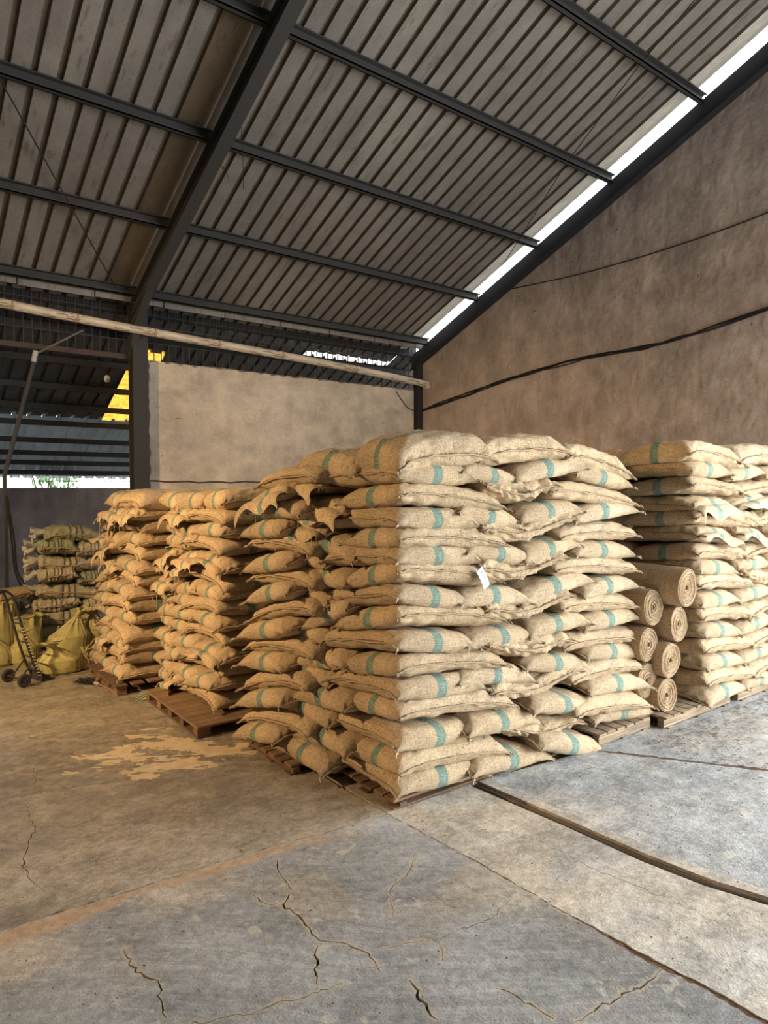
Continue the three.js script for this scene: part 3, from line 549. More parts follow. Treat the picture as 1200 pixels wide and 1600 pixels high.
const R = [[1,1,.72,1.74,2.32,2.44,.03],[1,2,1.68,2.58,2.37,2.27,.03],[2,1,.55,1.21,2.24,2.12,.03],[2,2,1.11,1.91,2.21,2.26,.03],[2,3,1.80,2.58,2.22,2.16,.03],[3,1,.79,1.57,2.05,2.10,.03],[3,2,1.50,2.62,2.07,2.01,.03],[4,1,.52,1.18,1.97,1.82,.03],[4,2,1.16,1.90,1.86,1.96,.03],[4,3,1.80,2.66,1.89,1.90,.03],[5,1,.78,1.75,1.79,1.79,.03],[5,2,1.61,2.66,1.71,1.73,.03],[6,1,.60,1.31,1.68,1.56,.03],[6,2,1.21,1.88,1.59,1.66,.03],[6,3,1.81,2.61,1.59,1.55,.03],[7,1,.75,1.66,1.51,1.49,.03],[7,2,1.56,2.67,1.46,1.42,.03],[8,1,.55,1.26,1.36,1.24,.03],[8,2,1.19,2.03,1.28,1.34,.03],[8,3,1.93,2.67,1.27,1.24,.03],[9,1,.82,1.73,1.21,1.18,.03],[9,2,1.65,2.67,1.14,1.11,.03],[10,1,.62,1.40,1.01,.97,.03],[10,2,1.27,1.99,1.00,1.03,.03],[10,3,1.93,2.72,.98,.97,.03],[11,1,.82,1.77,.91,.87,.03],[11,2,1.68,2.78,.83,.80,.03],[12,1,.54,1.30,.81,.64,.03],[12,2,1.22,2.03,.75,.65,.03],[12,3,1.97,2.76,.72,.66,.03],[13,1,.89,1.87,.60,.56,.03],[13,2,1.73,2.72,.54,.54,.07],[14,1,.57,1.32,.43,.35,.09],[14,2,1.19,2.03,.47,.32,.13],[14,3,1.91,2.74,.46,.32,.11],[15,1,.93,1.87,.29,.19,.05],[15,2,1.66,2.68,.27,.20,.17],[16,1,.62,1.47,.14,.04,.09],[16,2,1.22,2.05,.22,-.05,.17],[16,3,1.99,2.86,.14,.04,.09]];
const M = [[-1.23,-.41,2.31,2.24,-.04],[-1.56,-.85,2.14,2.10,-.04],[-1.39,-.56,1.98,1.93,-.04],[-1.57,-.81,1.79,1.79,-.04],[-1.23,-.44,1.72,1.64,-.04],[-1.45,-.81,1.55,1.56,-.04],[-1.18,-.54,1.41,1.44,-.04],[-1.40,-.79,1.27,1.28,-.04],[-1.13,-.48,1.07,1.26,-.04],[-1.52,-.85,.97,.97,-.04],[-1.25,-.56,.75,.86,-.04],[-1.51,-.77,.65,.69,-.04],[-1.18,-.47,.48,.60,-.10],[-1.47,-.68,.36,.43,-.10],[-1.15,-.45,.21,.28,-.10],[-1.29,-.60,.10,.09,-.20]];
const L = [[-1.67,-.76,2.13,2.23,-.20],[-1.74,-1.08,1.98,2.08,-.20],[-1.68,-.88,1.92,1.94,-.20],[-1.87,-1.16,1.74,1.79,-.20],[-1.84,-.86,1.64,1.68,-.20],[-1.84,-1.06,1.44,1.55,-.20],[-1.81,-.83,1.35,1.44,-.20],[-1.77,-1.06,1.21,1.31,-.20],[-1.85,-.79,1.04,1.22,-.20],[-1.92,-1.11,.87,1.03,-.20],[-1.90,-.84,.75,.92,-.20],[-1.90,-1.18,.64,.72,-.20],[-1.98,-.88,.43,.64,-.22],[-1.89,-1.10,.32,.46,-.24],[-1.93,-.83,.12,.36,-.24],[-1.91,-1.14,.02,.18,-.28]];
const row = (r) => r === 1 ? 'top layer' : r === 16 ? 'bottom layer' : ORD[r] + ' layer down';
{
  const G = 'jute sacks of the big middle stack';
  // corner sacks: odd layers lie along the bright face, even layers run back from it
  K.forEach(([y, xr, yr, zl, yl], i) => {
    seed(400 + i); const r = i + 1, odd = r % 2 === 1, cx = xr / 2, cz = zl / 2 + 0.02, sx = (yr - y) / xr, sz = (yl - y) / zl, w = Math.min(xr + 0.04, 1.12), d = Math.min(0.06 - zl, 1.1);
    const yy = Math.max(y + (sx * cx + sz * cz) * 0.5 + 0.012 + (r === 1 ? 0.03 : 0), 0.115), lab = (r === 1 ? 'bulging jute sack crowning the sharp near corner of the big middle stack, top layer' : 'jute sack at the sharp near corner of the big middle stack, ' + row(r));
    if (odd) sack(pick(r === 1 ? SV.top : SV.seam), [cx, yy, cz], rnd() < 0.5 ? 0 : 0, sx * 0.75, sz * 0.75, [w / 1.05, r === 1 ? 1.12 : 1, d / 0.76 * 1.02], lab, G);
    else sack(pick(SV.plain), [cx, yy, cz], half, sx * 0.75, sz * 0.75, [d / 1.05, 1, w / 0.76 * 1.02], lab, G);
  });
  // the other sacks on the bright right-hand face
  R.forEach(([r, i, x0, x1, y0, y1, zf]) => {
    seed(500 + r * 7 + i); const odd = r % 2 === 1, w = x1 - x0, cx = (x0 + x1) / 2, sx = (y1 - y0) / w, cy = Math.max((y0 + y1) / 2 + 0.012, 0.09) + (r > 12 && x0 > 1.6 ? 0.075 * (r - 12) / 4 : 0);
    const n = odd ? (i === 2 ? 'last' : ORD[i + 1]) : (i === 3 ? 'last' : ORD[i + 1]);
    const lab = (odd ? 'jute sack with its long seam showing, ' : 'jute sack showing a teal stripe, ') + n + ' from corner, bright face, ' + row(r);
    if (odd) sack(pick(r === 1 ? SV.top : i === 1 ? SV.sag : SV.seam), [cx, cy + (i === 1 && r > 1 ? 0.02 : 0), zf - 0.36], 0, sx, 0, [w / 1.03, 1, 0.95], lab, G);
    else sack(pick(SV.plain), [cx, cy, zf - 0.52], half, sx, 0, [1, 1, w / 0.74], lab, G);
  });
  M.forEach(([z0, z1, y0, y1, xf], i) => {
    seed(700 + i); const r = i + 1, w = z1 - z0, cz = (z0 + z1) / 2, sz = (y1 - y0) / w, cy = Math.max((y0 + y1) / 2 + 0.012, 0.12), fl = [2, 3, 4].includes(r);
    sack(r === 1 ? SV.top[1] : pick(fl ? SV.flap : SV.plain), [xf + 0.52, cy, cz], 0, 0, sz, [1, 1, w / 0.74], (fl ? 'flapped jute sack, ' : 'green-striped jute sack, ') + 'middle of shaded left face of big stack, ' + row(r), G);
  });
  L.forEach(([z0, z1, y0, y1, xf], i) => {
    seed(800 + i); const r = i + 1, w = z1 - z0, cz = (z0 + z1) / 2, sz = (y1 - y0) / w, cy = Math.max((y0 + y1) / 2 + 0.012, 0.12), long = w > 0.85, lab = (long ? 'seam-side jute sack, ' : 'green-striped jute sack, ') + 'far end of shaded left face of big stack, ' + row(r);
    if (long) sack(pick(SV.arch), [xf + 0.43, cy, cz], half, 0, sz, [w / 1.03, 1, 0.95], lab, G);
    else sack(pick(r === 2 ? SV.flap : SV.plain), [xf + 0.52, cy, cz], 0, 0, sz, [1, 1, w / 0.74], lab, G);
  });
  // second row of the top layer, filling the crown behind the edges
  [[0.9, 2.33, -1.0, 0], [1.85, 2.32, -1.0, 0.1], [2.3, 2.3, -0.75, 0]].forEach(([x, y, z, t], i) => { seed(850 + i); sack(SV.top[i], [x, y, z], t, 0, 0, [1, 1, 1], 'jute sack inside the crown of the big middle stack, ' + ['nearest the sharp corner', 'behind the centre', 'nearest the right end'][i], G); });
}
// stacks seen along their left faces: near column alternates stripe and seam, then two ragged columns
function leftStack(name, x0, lean, z0, rows, pitch, base, cols, sd, grp) {
  for (let r = 0; r < rows; r++) {
    const y = base + r * pitch + 0.075, x = x0 + lean * y, even = r % 2 === 0, k = 0.92, top = r === rows - 1;
    const nm = top ? 'top layer' : r === 0 ? 'bottom layer' : ORD[r + 1] + ' layer up';
    let z = z0;
    cols[r % 2].forEach(([w, kind], c) => {
      seed(sd + r * 5 + c); const ww = w * rr(0.93, 1.07), cz = z - ww / 2, xx = x + rr(-0.05, 0.04), yy = y + rr(-0.02, 0.02) - c * 0.015, sl = rr(-0.2, 0.2) * (c ? 1 : 0.4), fl = rnd() < (r > rows * 0.55 ? 0.55 : 0.2);
      const where = c === 0 ? 'near edge' : c === cols[r % 2].length - 1 ? 'far edge' : 'middle';
      const lab = (kind ? (fl ? 'flapped jute sack, ' : 'striped jute sack, ') : 'seam-side jute sack, ') + where + ' of the ' + name + ', ' + nm;
      if (kind) sack(top ? pick(SV.top) : pick(fl ? SV.flap : SV.plain), [xx + 0.5, yy, cz], rr(-0.05, 0.05), 0, sl, [0.98, k, ww / 0.72], lab, grp);
      else sack(top ? pick(SV.top) : pick(fl && c ? SV.mouth : SV.arch), [xx + 0.34, yy, cz], half, 0, sl, [ww / 1.0, k, 0.9], lab, grp);
      z -= ww * 0.9;
    });
  }
}
leftStack('second stack from the right', -0.30, 0.06, -2.2, 14, 0.139, 0.11, [[[0.86, 0], [0.5, 1], [0.42, 1]], [[0.62, 1], [0.58, 1], [0.5, 1]]], 1000, 'jute sacks of the second stack');
leftStack('leftmost jute stack', -0.64, 0.11, -3.74, 14, 0.137, 0.11, [[[0.62, 1], [0.5, 1], [0.4, 1]], [[0.84, 0], [0.45, 1]]], 1200, 'jute sacks of the leftmost jute stack');
// the stack at the right border of the picture
{
  const G = 'jute sacks of the right-hand stack', P = 0.152;
  for (let r = 1; r <= 16; r++) {
    const y = 0.13 + (16 - r) * P, odd = r % 2 === 1, x0 = lerp(3.10, 3.43, (r - 1) / 15), zf = lerp(0.26, 0.30, (r - 1) / 15), nm = row(r);
    const S = (c, proto, ctr, turn, sx, sz, k, lab) => { sack(proto, ctr, turn, sx, sz, k, lab, G); };
    seed(1500 + r);
    const wob = () => rr(-0.015, 0.015), fl = [4, 6, 7].includes(r);
    if (odd) {
      S(0, r === 1 ? SV.top[0] : pick(SV.seam), [x0 + 0.5, y + wob(), zf - 0.36], 0, -0.04, 0.02, [1, 1, 0.97], 'jute sack at the near corner of the right-hand stack beside the rolls, ' + nm);
      S(1, r === 1 ? SV.top[2] : pick(rnd() < 0.5 ? SV.sag : SV.mouth), [x0 + 1.42, y + wob() + 0.02, zf - 0.36], 0, rr(-0.03, 0.08), 0, [1, 1, 0.95], 'seam-side jute sack, second from corner on front of right-hand stack, ' + nm);
      S(2, pick(SV.plain), [x0 + 0.52, y + wob(), zf - 1.0], 0, 0, rr(-0.05, 0.05), [1, 1, 0.9], 'striped jute sack deep in the gap on the right-hand stack, ' + nm);
    } else {
      S(0, pick(fl ? SV.flap : SV.plain), [x0 + 0.37, y + wob(), zf - 0.52], half, -0.05, 0.02, [1, 1, 0.98], (fl ? 'flapped jute sack' : 'jute sack') + ' at the near corner of the right-hand stack, ' + nm);
      S(1, pick(rnd() < 0.3 ? SV.flap : SV.plain), [x0 + 1.08, y + wob() + 0.01, zf - 0.52], half, rr(-0.1, 0.06), 0, [1, 1, 0.98], 'striped jute sack, second from corner on front of right-hand stack, ' + nm);
      S(2, pick(SV.plain), [x0 + 1.75, y + wob(), zf - 0.5], half, rr(-0.06, 0.06), 0, [1, 1, 0.94], 'striped jute sack, third from corner on front of right-hand stack, ' + nm);
      S(3, pick(SV.seam), [x0 + 0.4, y + wob(), zf - 1.3], half, 0, rr(-0.04, 0.04), [0.9, 1, 0.95], 'seam-side jute sack deep in the gap on the right-hand stack, ' + nm);
    }
  }
}

// ---------- pallets ----------
function pallet(label, x0, x1, z0, z1, h, boardsAlong, mats = woods, turn = 0) {
  const o = group('wooden_pallet'); tag(o, label, 'pallet', 'wooden pallets under the stacks');
  const pick2 = () => pick(mats), t = 0.02;
  // deck boards, three bearers, three bottom boards
  const L = boardsAlong === 'x' ? [x0, x1, z0, z1] : [z0, z1, x0, x1], put = (n, a0, a1, y0, y1, b0, b1) => mesh(n, boardsAlong === 'x' ? box(a0, a1, y0, y1, b0, b1, 0.004) : box(b0, b1, y0, y1, a0, a1, 0.004), pick2(), o);
  const n = Math.max(4, Math.round((L[3] - L[2]) / 0.125)), st = (L[3] - L[2]) / n;
  for (let i = 0; i < n; i++) put('deck_board', L[0] + rr(-0.01, 0.01), L[1] + rr(-0.01, 0.01), h - t, h, L[2] + i * st, L[2] + (i + 0.88) * st);
  for (const k of [0.04, 0.5, 0.96]) { const c = lerp(L[0], L[1], k); put('bearer', c - 0.03, c + 0.03, t * 0.5, h - t, L[2] - 0.004, L[3] + 0.004); }
  for (const q of [0.08, 0.5, 0.92]) { const b = lerp(L[2], L[3], q); put('bottom_board', L[0], L[1], 0.0, t * 0.5, b - 0.05, b + 0.05); }
  return o;
}
seed(2000);
pallet('dark wooden pallet under the sharp near corner of the big middle stack', 0.0, 1.85, -0.74, -0.02, 0.06, 'x');
pallet('dark wooden pallet under the far left end of the big middle stack', -0.27, 0.95, -1.62, -0.9, 0.07, 'x');
pallet('pale wooden pallet under the right end of the big middle stack', 2.0, 2.74, -0.75, 0.13, 0.10, 'z', woodsPale);
pallet('pale wooden pallet carrying the cloth rolls and the right-hand stack', 2.8, 3.98, -1.0, 0.24, 0.105, 'z', woodsPale);
pallet('pale wooden pallet under the right-hand stack at the picture border', 4.1, 5.3, -1.0, 0.26, 0.105, 'z', woodsPale);
{ // this one stands out from under its sacks and is decked with close dusty boards
  const o = group('wooden_pallet'); tag(o, 'dusty wooden pallet jutting out bare under the second stack', 'pallet', 'wooden pallets under the stacks'); seed(2050);
  for (let i = 0; i < 8; i++) mesh('deck_board', box(-0.535 + i * 0.14, -0.535 + (i + 0.985) * 0.14, 0.085, 0.105, -3.34, -2.0, 0.003), pick(woodsDusty), o);
  for (const z of [-3.28, -2.96, -2.67, -2.38, -2.06]) for (const x of [-0.47, 0.02, 0.5]) mesh('block', box(x - 0.06, x + 0.06, 0.02, 0.085, z - 0.045, z + 0.045, 0.003), pick(woods), o);
  for (const x of [-0.47, 0.02, 0.5]) mesh('bottom_board', box(x - 0.06, x + 0.06, 0, 0.02, -3.33, -2.01, 0.003), pick(woods), o);
}
{ const o = group('wooden_pallet'); tag(o, 'brown wooden pallet of open slats under the leftmost jute stack', 'pallet', 'wooden pallets under the stacks'); seed(2060);
  for (let i = 0; i < 7; i++) mesh('deck_board', box(-0.74 + i * 0.17, -0.74 + i * 0.17 + 0.125, 0.085, 0.105, -4.74, -3.62, 0.003), pick(woods), o);
  for (const z of [-4.68, -4.33, -3.98, -3.68]) for (const x of [-0.67, -0.2, 0.3]) mesh('block', box(x - 0.05, x + 0.05, 0.02, 0.085, z - 0.035, z + 0.035, 0.003), pick(woods), o);
  for (const x of [-0.67, -0.2, 0.3]) mesh('bottom_board', box(x - 0.05, x + 0.05, 0, 0.02, -4.73, -3.63, 0.003), pick(woods), o);
}
// ---------- rolls of jute cloth in the gap ----------
const rollMat = std({ map: rep(juteB, 1.2, 1.2), bumpMap: juteBump, bumpScale: 0.001, roughness: 0.95, color: lin(0.86, 0.81, 0.77) });
const rollEnd = std({ map: rep(juteB, 2, 2), roughness: 1, color: lin(0.78, 0.75, 0.72) });
function clothRoll(c, r, len, flatK, label, tilt = 0) {
  const o = group('cloth_roll', scene, [c[0], c[1], c[2]]); tag(o, label, 'cloth roll', 'rolls of jute cloth in the gap');
  o.rotation.y = tilt; const ph = rr(0, 6);
  const shape = (a, q) => { const k = 1 + 0.035 * Math.sin(a * 2 + ph) + 0.02 * Math.sin(a * 3 + ph * 2); return [Math.cos(a) * q * k, Math.sin(a) * q * k * flatK]; };
  mesh('outer_wrap', surf(8, 40, (s, t) => { const [x, y] = shape(t * Math.PI * 2, r * (1 + 0.01 * noise3(s * 5, t * 9, ph))); return [x, y, -s * len]; }, (s, t) => [s * len, t * r * 6.28]), rollMat, o);
  // the wound edge: a spiral of cloth turns, each turn standing a little differently
  const turns = 11, N = 44 * turns, r0 = 0.022;
  mesh('wound_edge', surf(N, 4, (s, t) => {
    const a = s * turns * Math.PI * 2, q = lerp(r0, r * 0.985, s), th = (r - r0) / turns, turn = Math.floor(s * turns), z = 0.012 * (hash(turn, 3, Math.round(ph * 100)) - 0.6) + 0.006 * noise3(a * 0.5, turn, ph);
    const k = Math.round(t * 4), rad = q + [-0.45, -0.40, 0, 0.40, 0.45][k] * th, [x, y] = shape(a, Math.max(0.004, rad)); return [x, y, [-0.05, z - 0.004, z + 0.002, z - 0.004, -0.05][k]];
  }, (s, t) => [s * 8, t * 0.02]), rollEnd, o);
  mesh('core_hole', surf(2, 20, (s, t) => { const [x, y] = shape(t * Math.PI * 2, r0 * (s < 0.4 ? 1.1 : s < 0.8 ? 1 : 0.05)); return [x, y, -0.03 - s * 0.08]; }), blackMat, o);
  return o;
}
seed(2100);
const ROLLS = [[2.98, 0.25, 0.14, 0.15, 'lowest on the right, end almost on the pallet'], [2.78, 0.40, 0.07, 0.145, 'lowest on the left, half behind the sacks'], [3.0, 0.565, 0.16, 0.15, 'second from below on the right'], [2.79, 0.72, 0.07, 0.145, 'second from below on the left'], [3.10, 0.883, 0.17, 0.15, 'third from below on the right'], [2.83, 1.05, 0.09, 0.152, 'left, just below the topmost roll'], [3.06, 1.225, 0.27, 0.158, 'topmost of the pile']];
ROLLS.forEach(([x, y, z, r, w]) => clothRoll([x, y, z], r, 1.15, 1.06, 'beige cloth roll between the stacks, ' + w, rr(-0.05, 0.05)));

// ---------- woven plastic sacks at the back left ----------
function sackPP(n, mat, o = {}) {
  const root = sackVariant(n, { L: 0.8, W: 0.55, T: 0.12, clip: 0.1, body: mat, wrinkle: 1.6, droop: 0.03, ...o });
  root.children.filter((c) => c.name === 'twine_end').forEach((c) => root.remove(c));
  // gathered open mouth at -x
  seed(n + 5); const f = (s, t) => { const a = t * Math.PI * 2, q = lerp(0.055, 0.10, s) * (1 + 0.35 * Math.sin(a * 5 + n) * s), r2 = q * (0.8 + 0.5 * noise3(a, s * 2, n)); return [-(o.L ?? 0.8) / 2 * 0.93 - s * 0.13 - 0.03 * noise3(a * 2, n, 1) * s, HH + Math.sin(a) * r2 * 0.8 - 0.03 * s, Math.cos(a) * r2 * 1.5]; };
  mesh('gathered_mouth', surf(5, 24, f), ppMouth, root);
  return root;
}
const PG = [sackPP(31, ppGreen), sackPP(32, ppGrey), sackPP(33, ppGrey, { sag: -0.03 }), sackPP(34, ppGreen, { sag: 0.04 })];
const PSHORT = [sackPP(35, ppGrey, { L: 0.5, W: 0.7 }), sackPP(36, ppGreen, { L: 0.5, W: 0.7 })];
{
  const G = 'greyish woven plastic sacks at the back left', z = -6.62;
  const A = [[-0.85, -0.08, 1.5, 1.42, 3, 'drab green plastic sack lying on top of the back left stack'], [-0.92, -0.46, 1.32, 1.31, 1, 'second-layer green plastic sack of the back left stack, mouth at left'], [-0.47, 0.0, 1.27, 1.26, 0, 'crumpled green plastic sack behind the jute stack, second layer of the plastic stack'], [-0.93, -0.16, 1.12, 1.05, 2, 'long pale plastic sack in the third layer of the back left stack'], [-0.93, -0.48, 0.96, 0.94, 0, 'striped plastic sack in the fourth layer of the back left stack'], [-0.46, 0.0, 0.86, 0.85, 1, 'plastic sack with dark stripes touching the jute stack, fourth layer of plastic sacks'], [-0.97, -0.16, 0.74, 0.67, 1, 'long pale plastic sack in the fifth layer of the back left stack'], [-1.0, -0.43, 0.56, 0.55, 2, 'pale plastic sack with three dark bands, sixth layer of the back left stack'], [-0.4, 0.02, 0.5, 0.5, 0, 'dark-banded plastic sack next to the jute stack, sixth layer of plastic sacks'], [-0.96, -0.16, 0.37, 0.33, 1, 'pale plastic sack right above the yellow-green sacks'], [-1.0, -0.2, 0.215, 0.2, 2, 'plastic sack half hidden behind the yellow-green sacks, second layer up'], [-1.0, -0.2, 0.08, 0.08, 3, 'lowest plastic sack hidden behind the yellow-green sacks']];
  A.forEach(([x0, x1, y0, y1, m, lab], i) => { seed(2200 + i); const w = x1 - x0, short = w < 0.55, p = short ? PSHORT[m % 2] : m === 3 ? PG[3] : m === 2 ? PG[2] : PG[1]; sack(p, [(x0 + x1) / 2, (y0 + y1) / 2 + 0.01, z + rr(-0.02, 0.02)], 0, (y1 - y0) / w, 0, [w / (short ? 0.5 : 0.8), i < 10 && i > 0 ? 1.05 : 1, 1.0], lab, G, 'plastic_sack'); });
}
// upright sacks with a tied neck
function tiedSack(name, label, c, w, d, h, opt = {}) {
  const o = group(name, scene, c); tag(o, label, 'sack', 'yellow-green plastic sacks at the back left'); o.rotation.y = opt.turn ?? 0;
  const sd = opt.seed ?? 1, lean = opt.lean ?? [0, 0], neck = opt.neck ?? 0.76, open = opt.open;
  const ringAt = (s) => s < 0.08 ? lerp(0.80, 0.97, s / 0.08) : s < 0.55 ? 0.97 + 0.05 * Math.sin((s - 0.08) * 6) : open ? lerp(1.0, 0.9, (s - 0.55) / 0.45) : lerp(1.0, 0.13, Math.pow((s - 0.55) / 0.45, 0.8));
  const P = (s, t) => {
    const a = t * Math.PI * 2, k = ringAt(s), e = 0.72, ca = Math.cos(a), sa = Math.sin(a), sq = 1 / Math.pow(Math.pow(Math.abs(ca), 2.6) + Math.pow(Math.abs(sa), 2.6), 1 / 2.6);
    const pleat = (1 + (0.05 + 0.26 * sstep(0.5, 1, s)) * 0.6 * Math.sin(a * 9 + 4 * noise3(ca * 2 + sd, sa * 2, s * 2)) * sstep(0.3, 0.9, s) + 0.10 * (noise3(ca * 2.2 + sd, sa * 2.2, s * 4) - 0.5));
    return [ca * sq * w / 2 * k * pleat + lean[0] * s * s, h * neck * s, sa * sq * d / 2 * k * pleat + lean[1] * s * s];
  };
  mesh('sack_body', [surf(26, 56, P, (s, t) => [((t * 2 + 0.25) % 1 + 1) % 1 * 1, s], true), surf(1, 56, (s, t) => { const p = P(0, t); return s ? p : [0, 0.004, 0]; })], ppYellow, o);
  if (!open) {
    mesh('tie', new THREE.TorusGeometry(0.13 * w / 2 + 0.008, 0.006, 5, 16).rotateX(half).translate(lean[0], h * neck, lean[1]), twineMat, o);
    mesh('gathered_top', surf(8, 36, (s, t) => { const a = t * Math.PI * 2, q = w * (0.075 + 0.20 * s) * (1 + 0.4 * Math.sin(a * 6 + sd) * s + 0.2 * (noise3(Math.cos(a) * 2, Math.sin(a) * 2, sd) - 0.5)); return [lean[0] * (1 + 0.6 * s) + Math.cos(a) * q, h * neck + h * (1 - neck) * s * (0.8 + 0.4 * noise3(Math.cos(a) + 3, Math.sin(a), sd)), lean[1] * (1 + 0.6 * s) + Math.sin(a) * q * 0.8]; }, null, true), ppYellowPlain, o);
  } else {
    const lip = []; for (let i = 0; i <= 40; i++) { const p = P(1, i / 40); lip.push([p[0] * 1.03, p[1] + 0.012 * Math.sin(i), p[2] * 1.03]); }
    mesh('rolled_lip', tube(lip, 0.014, 80, 6), ppYellowPlain, o);
    mesh('filling', surf(6, 30, (s, t) => { const p = P(0.93, t); return [p[0] * s, p[1] + 0.05 * (1 - s), p[2] * s]; }, null, true), jutePlain, o);
  }
  return o;
}
tiedSack('tied_plastic_sack', 'upright yellow-green sack with dark bands and a knotted top, centre back', [-0.72, 0, -5.75], 0.47, 0.36, 0.58, { seed: 3, lean: [0.12, 0], neck: 0.83 });
tiedSack('tied_plastic_sack', 'narrow pleated yellow-green sack squeezed against the leftmost jute stack', [-0.40, 0, -5.85], 0.26, 0.3, 0.56, { seed: 5, neck: 0.86 });
tiedSack('tied_plastic_sack', 'slumped yellow-green sack on the floor with its neck flopped left', [-0.95, 0, -4.98], 0.46, 0.36, 0.37, { seed: 9, lean: [-0.10, 0.05], neck: 0.84 });
tiedSack('tied_plastic_sack', 'small crumpled yellow-green sack at the pallet corner of the leftmost jute stack', [-0.72, 0, -5.0], 0.16, 0.2, 0.25, { seed: 13, lean: [0.02, 0], neck: 0.6 });
tiedSack('open_plastic_sack', 'green open sack with a rolled lip standing behind the hand truck', [-1.08, 0, -6.3], 0.34, 0.34, 0.48, { seed: 17, open: true, neck: 0.98 });
tiedSack('open_plastic_sack', 'tall green open sack at the left picture border behind the hand truck', [-1.42, 0, -6.35], 0.42, 0.36, 0.68, { seed: 19, open: true, neck: 0.98 });
tiedSack('tied_plastic_sack', 'low yellow-green sack in front of the tall one at the left picture border', [-1.50, 0, -5.75], 0.36, 0.3, 0.42, { seed: 23, neck: 0.84, lean: [-0.04, 0] });
tiedSack('tied_plastic_sack', 'buff yellow sack right behind the hand truck frame', [-1.22, 0, -5.7], 0.3, 0.28, 0.4, { seed: 27, neck: 0.88 });
{ seed(2300); const p = sackVariant(41, { L: 0.42, W: 0.3, body: jutePlain }); sack(p, [-1.24, 0.74, -6.45], 0.2, 0.05, 0, [1, 0.9, 1], 'small brown jute sack lying on top of the green open sacks', undefined, 'small_jute_sack');
  tiedSack('tied_plastic_sack', 'upright green sack beneath the small brown jute sack', [-1.2, 0, -6.72], 0.4, 0.34, 0.7, { seed: 29, neck: 0.97 }); }

// ---------- hand truck ----------
{
  const o = group('hand_truck', scene, [-1.44, 0, -4.72]); tag(o, 'old two-wheeled hand truck leaning back, one rail wound with yellow rope', 'hand truck');
  o.rotation.y = 0.30;
  const R = [0.17, 0.17], wr = 0.072, zs = [0.09, -0.09], m = steelDark;
  // local x = towards the toe plate, z = along the axle
  zs.forEach((z, i) => {
    mesh('side_rail', tube([[0.20, 0.03, z], [0.13, 0.2, z], [0.04, 0.5, z], [-0.03, 0.78, z], [-0.09, 0.98, z], [-0.15, 1.03, z]], 0.014, 30, 7), m, o);
    const g = group('wheel', o, [-0.02, wr, z * 1.9]);
    mesh('tyre', new THREE.TorusGeometry(wr - 0.02, 0.021, 8, 24), std({ color: lin(0.045, 0.035, 0.03), roughness: 0.9 }), g);
    mesh('hub', [new THREE.CylinderGeometry(wr - 0.025, wr - 0.025, 0.02, 20).rotateX(half), new THREE.CylinderGeometry(0.016, 0.016, 0.045, 10).rotateX(half)], steelRust, g);
    mesh('axle_strut', rod([-0.02, wr, z], [0.12, 0.24, z], 0.009), m, o);
    mesh('handle', tube([[-0.15, 1.03, z], [-0.2, 1.03, z], [-0.235, 1.0, z]], 0.017, 8, 7), blackMat, o);
  });
  mesh('axle', rod([-0.02, wr, -0.18], [-0.02, wr, 0.18], 0.009), m, o);
  for (const [x, y] of [[0.15, 0.13], [0.11, 0.28], [0.055, 0.45], [0.0, 0.66]]) mesh('cross_bar', rod([x, y, -0.09], [x, y, 0.09], 0.009), m, o);
  mesh('toe_plate', [box(0.19, 0.33, 0.006, 0.016, -0.13, 0.13, 0.003), box(0.19, 0.2, 0.006, 0.12, -0.13, 0.13, 0.003)], steelDark, o);
  const rope = []; for (let i = 0; i <= 130; i++) { const t = i / 130, y = lerp(0.06, 0.62, t), x = lerp(0.19, 0.01, t) + 0.005, a = i * 0.75; rope.push([x + Math.cos(a) * 0.018, y, 0.09 + Math.sin(a) * 0.018]); }
  mesh('wound_rope', tube(rope, 0.0065, 330, 5), std({ color: lin(0.5, 0.42, 0.2), roughness: 0.9 }), o);
}
// ---------- broom and cut twine on the floor ----------
{
  const o = group('broom', scene, [-0.80, 0.02, -4.12]); tag(o, 'black-bristled broom lying on the floor beside the leftmost jute stack', 'broom'); seed(2400);
  mesh('handle', rod([0.02, 0.012, 0.02], [0.10, 0.006, 0.46], 0.011), std({ color: lin(0.2, 0.1, 0.06), roughness: 0.7 }), o);
  mesh('binding', rod([0.0, 0.014, -0.03], [0.025, 0.014, 0.05], 0.02), std({ color: lin(0.3, 0.24, 0.2), roughness: 0.8 }), o);
  const b = []; for (let i = 0; i < 110; i++) { const a = rr(-0.6, 0.6), l = rr(0.14, 0.24); b.push(tube([[rr(-0.012, 0.012), rr(0.005, 0.03), -0.03], [Math.sin(a) * l * 0.5 - 0.03, rr(0.0, 0.05), -0.03 - l * 0.5], [Math.sin(a) * l - 0.06, rr(-0.012, 0.05), -0.03 - Math.cos(a) * l]], 0.0028, 3, 3)); }
  const br = mesh('bristles', b, blackMat, o); br.userData.kind = 'stuff';
}
{
  seed(2450); const cols = [lin(0.24, 0.42, 0.38), lin(0.5, 0.55, 0.5), lin(0.45, 0.4, 0.22)]; const o = group('twine_heap', scene, [-0.44, 0.0, -3.40]); tag(o, 'heap of turquoise and white cut twine beside the bare pallet end', 'twine'); o.userData.kind = 'stuff';
  cols.forEach((c, k) => { const g = []; for (let i = 0; i < 34; i++) { const a = rr(-0.5, 0.5), l = rr(0.1, 0.28), x = rr(-0.16, 0.1), z = rr(-0.1, 0.08) + (k === 2 ? 0.06 : 0), y = rr(0.004, 0.06); g.push(tube([[x, y * 0.3 + 0.004, z], [x + Math.cos(a) * l * 0.5, y, z + Math.sin(a) * l * 0.5], [x + Math.cos(a) * l, 0.004 + y * 0.2, z + Math.sin(a) * l]], 0.0035, 5, 4)); } mesh('strands', g, std({ color: c, roughness: 0.8 }), o); });
}
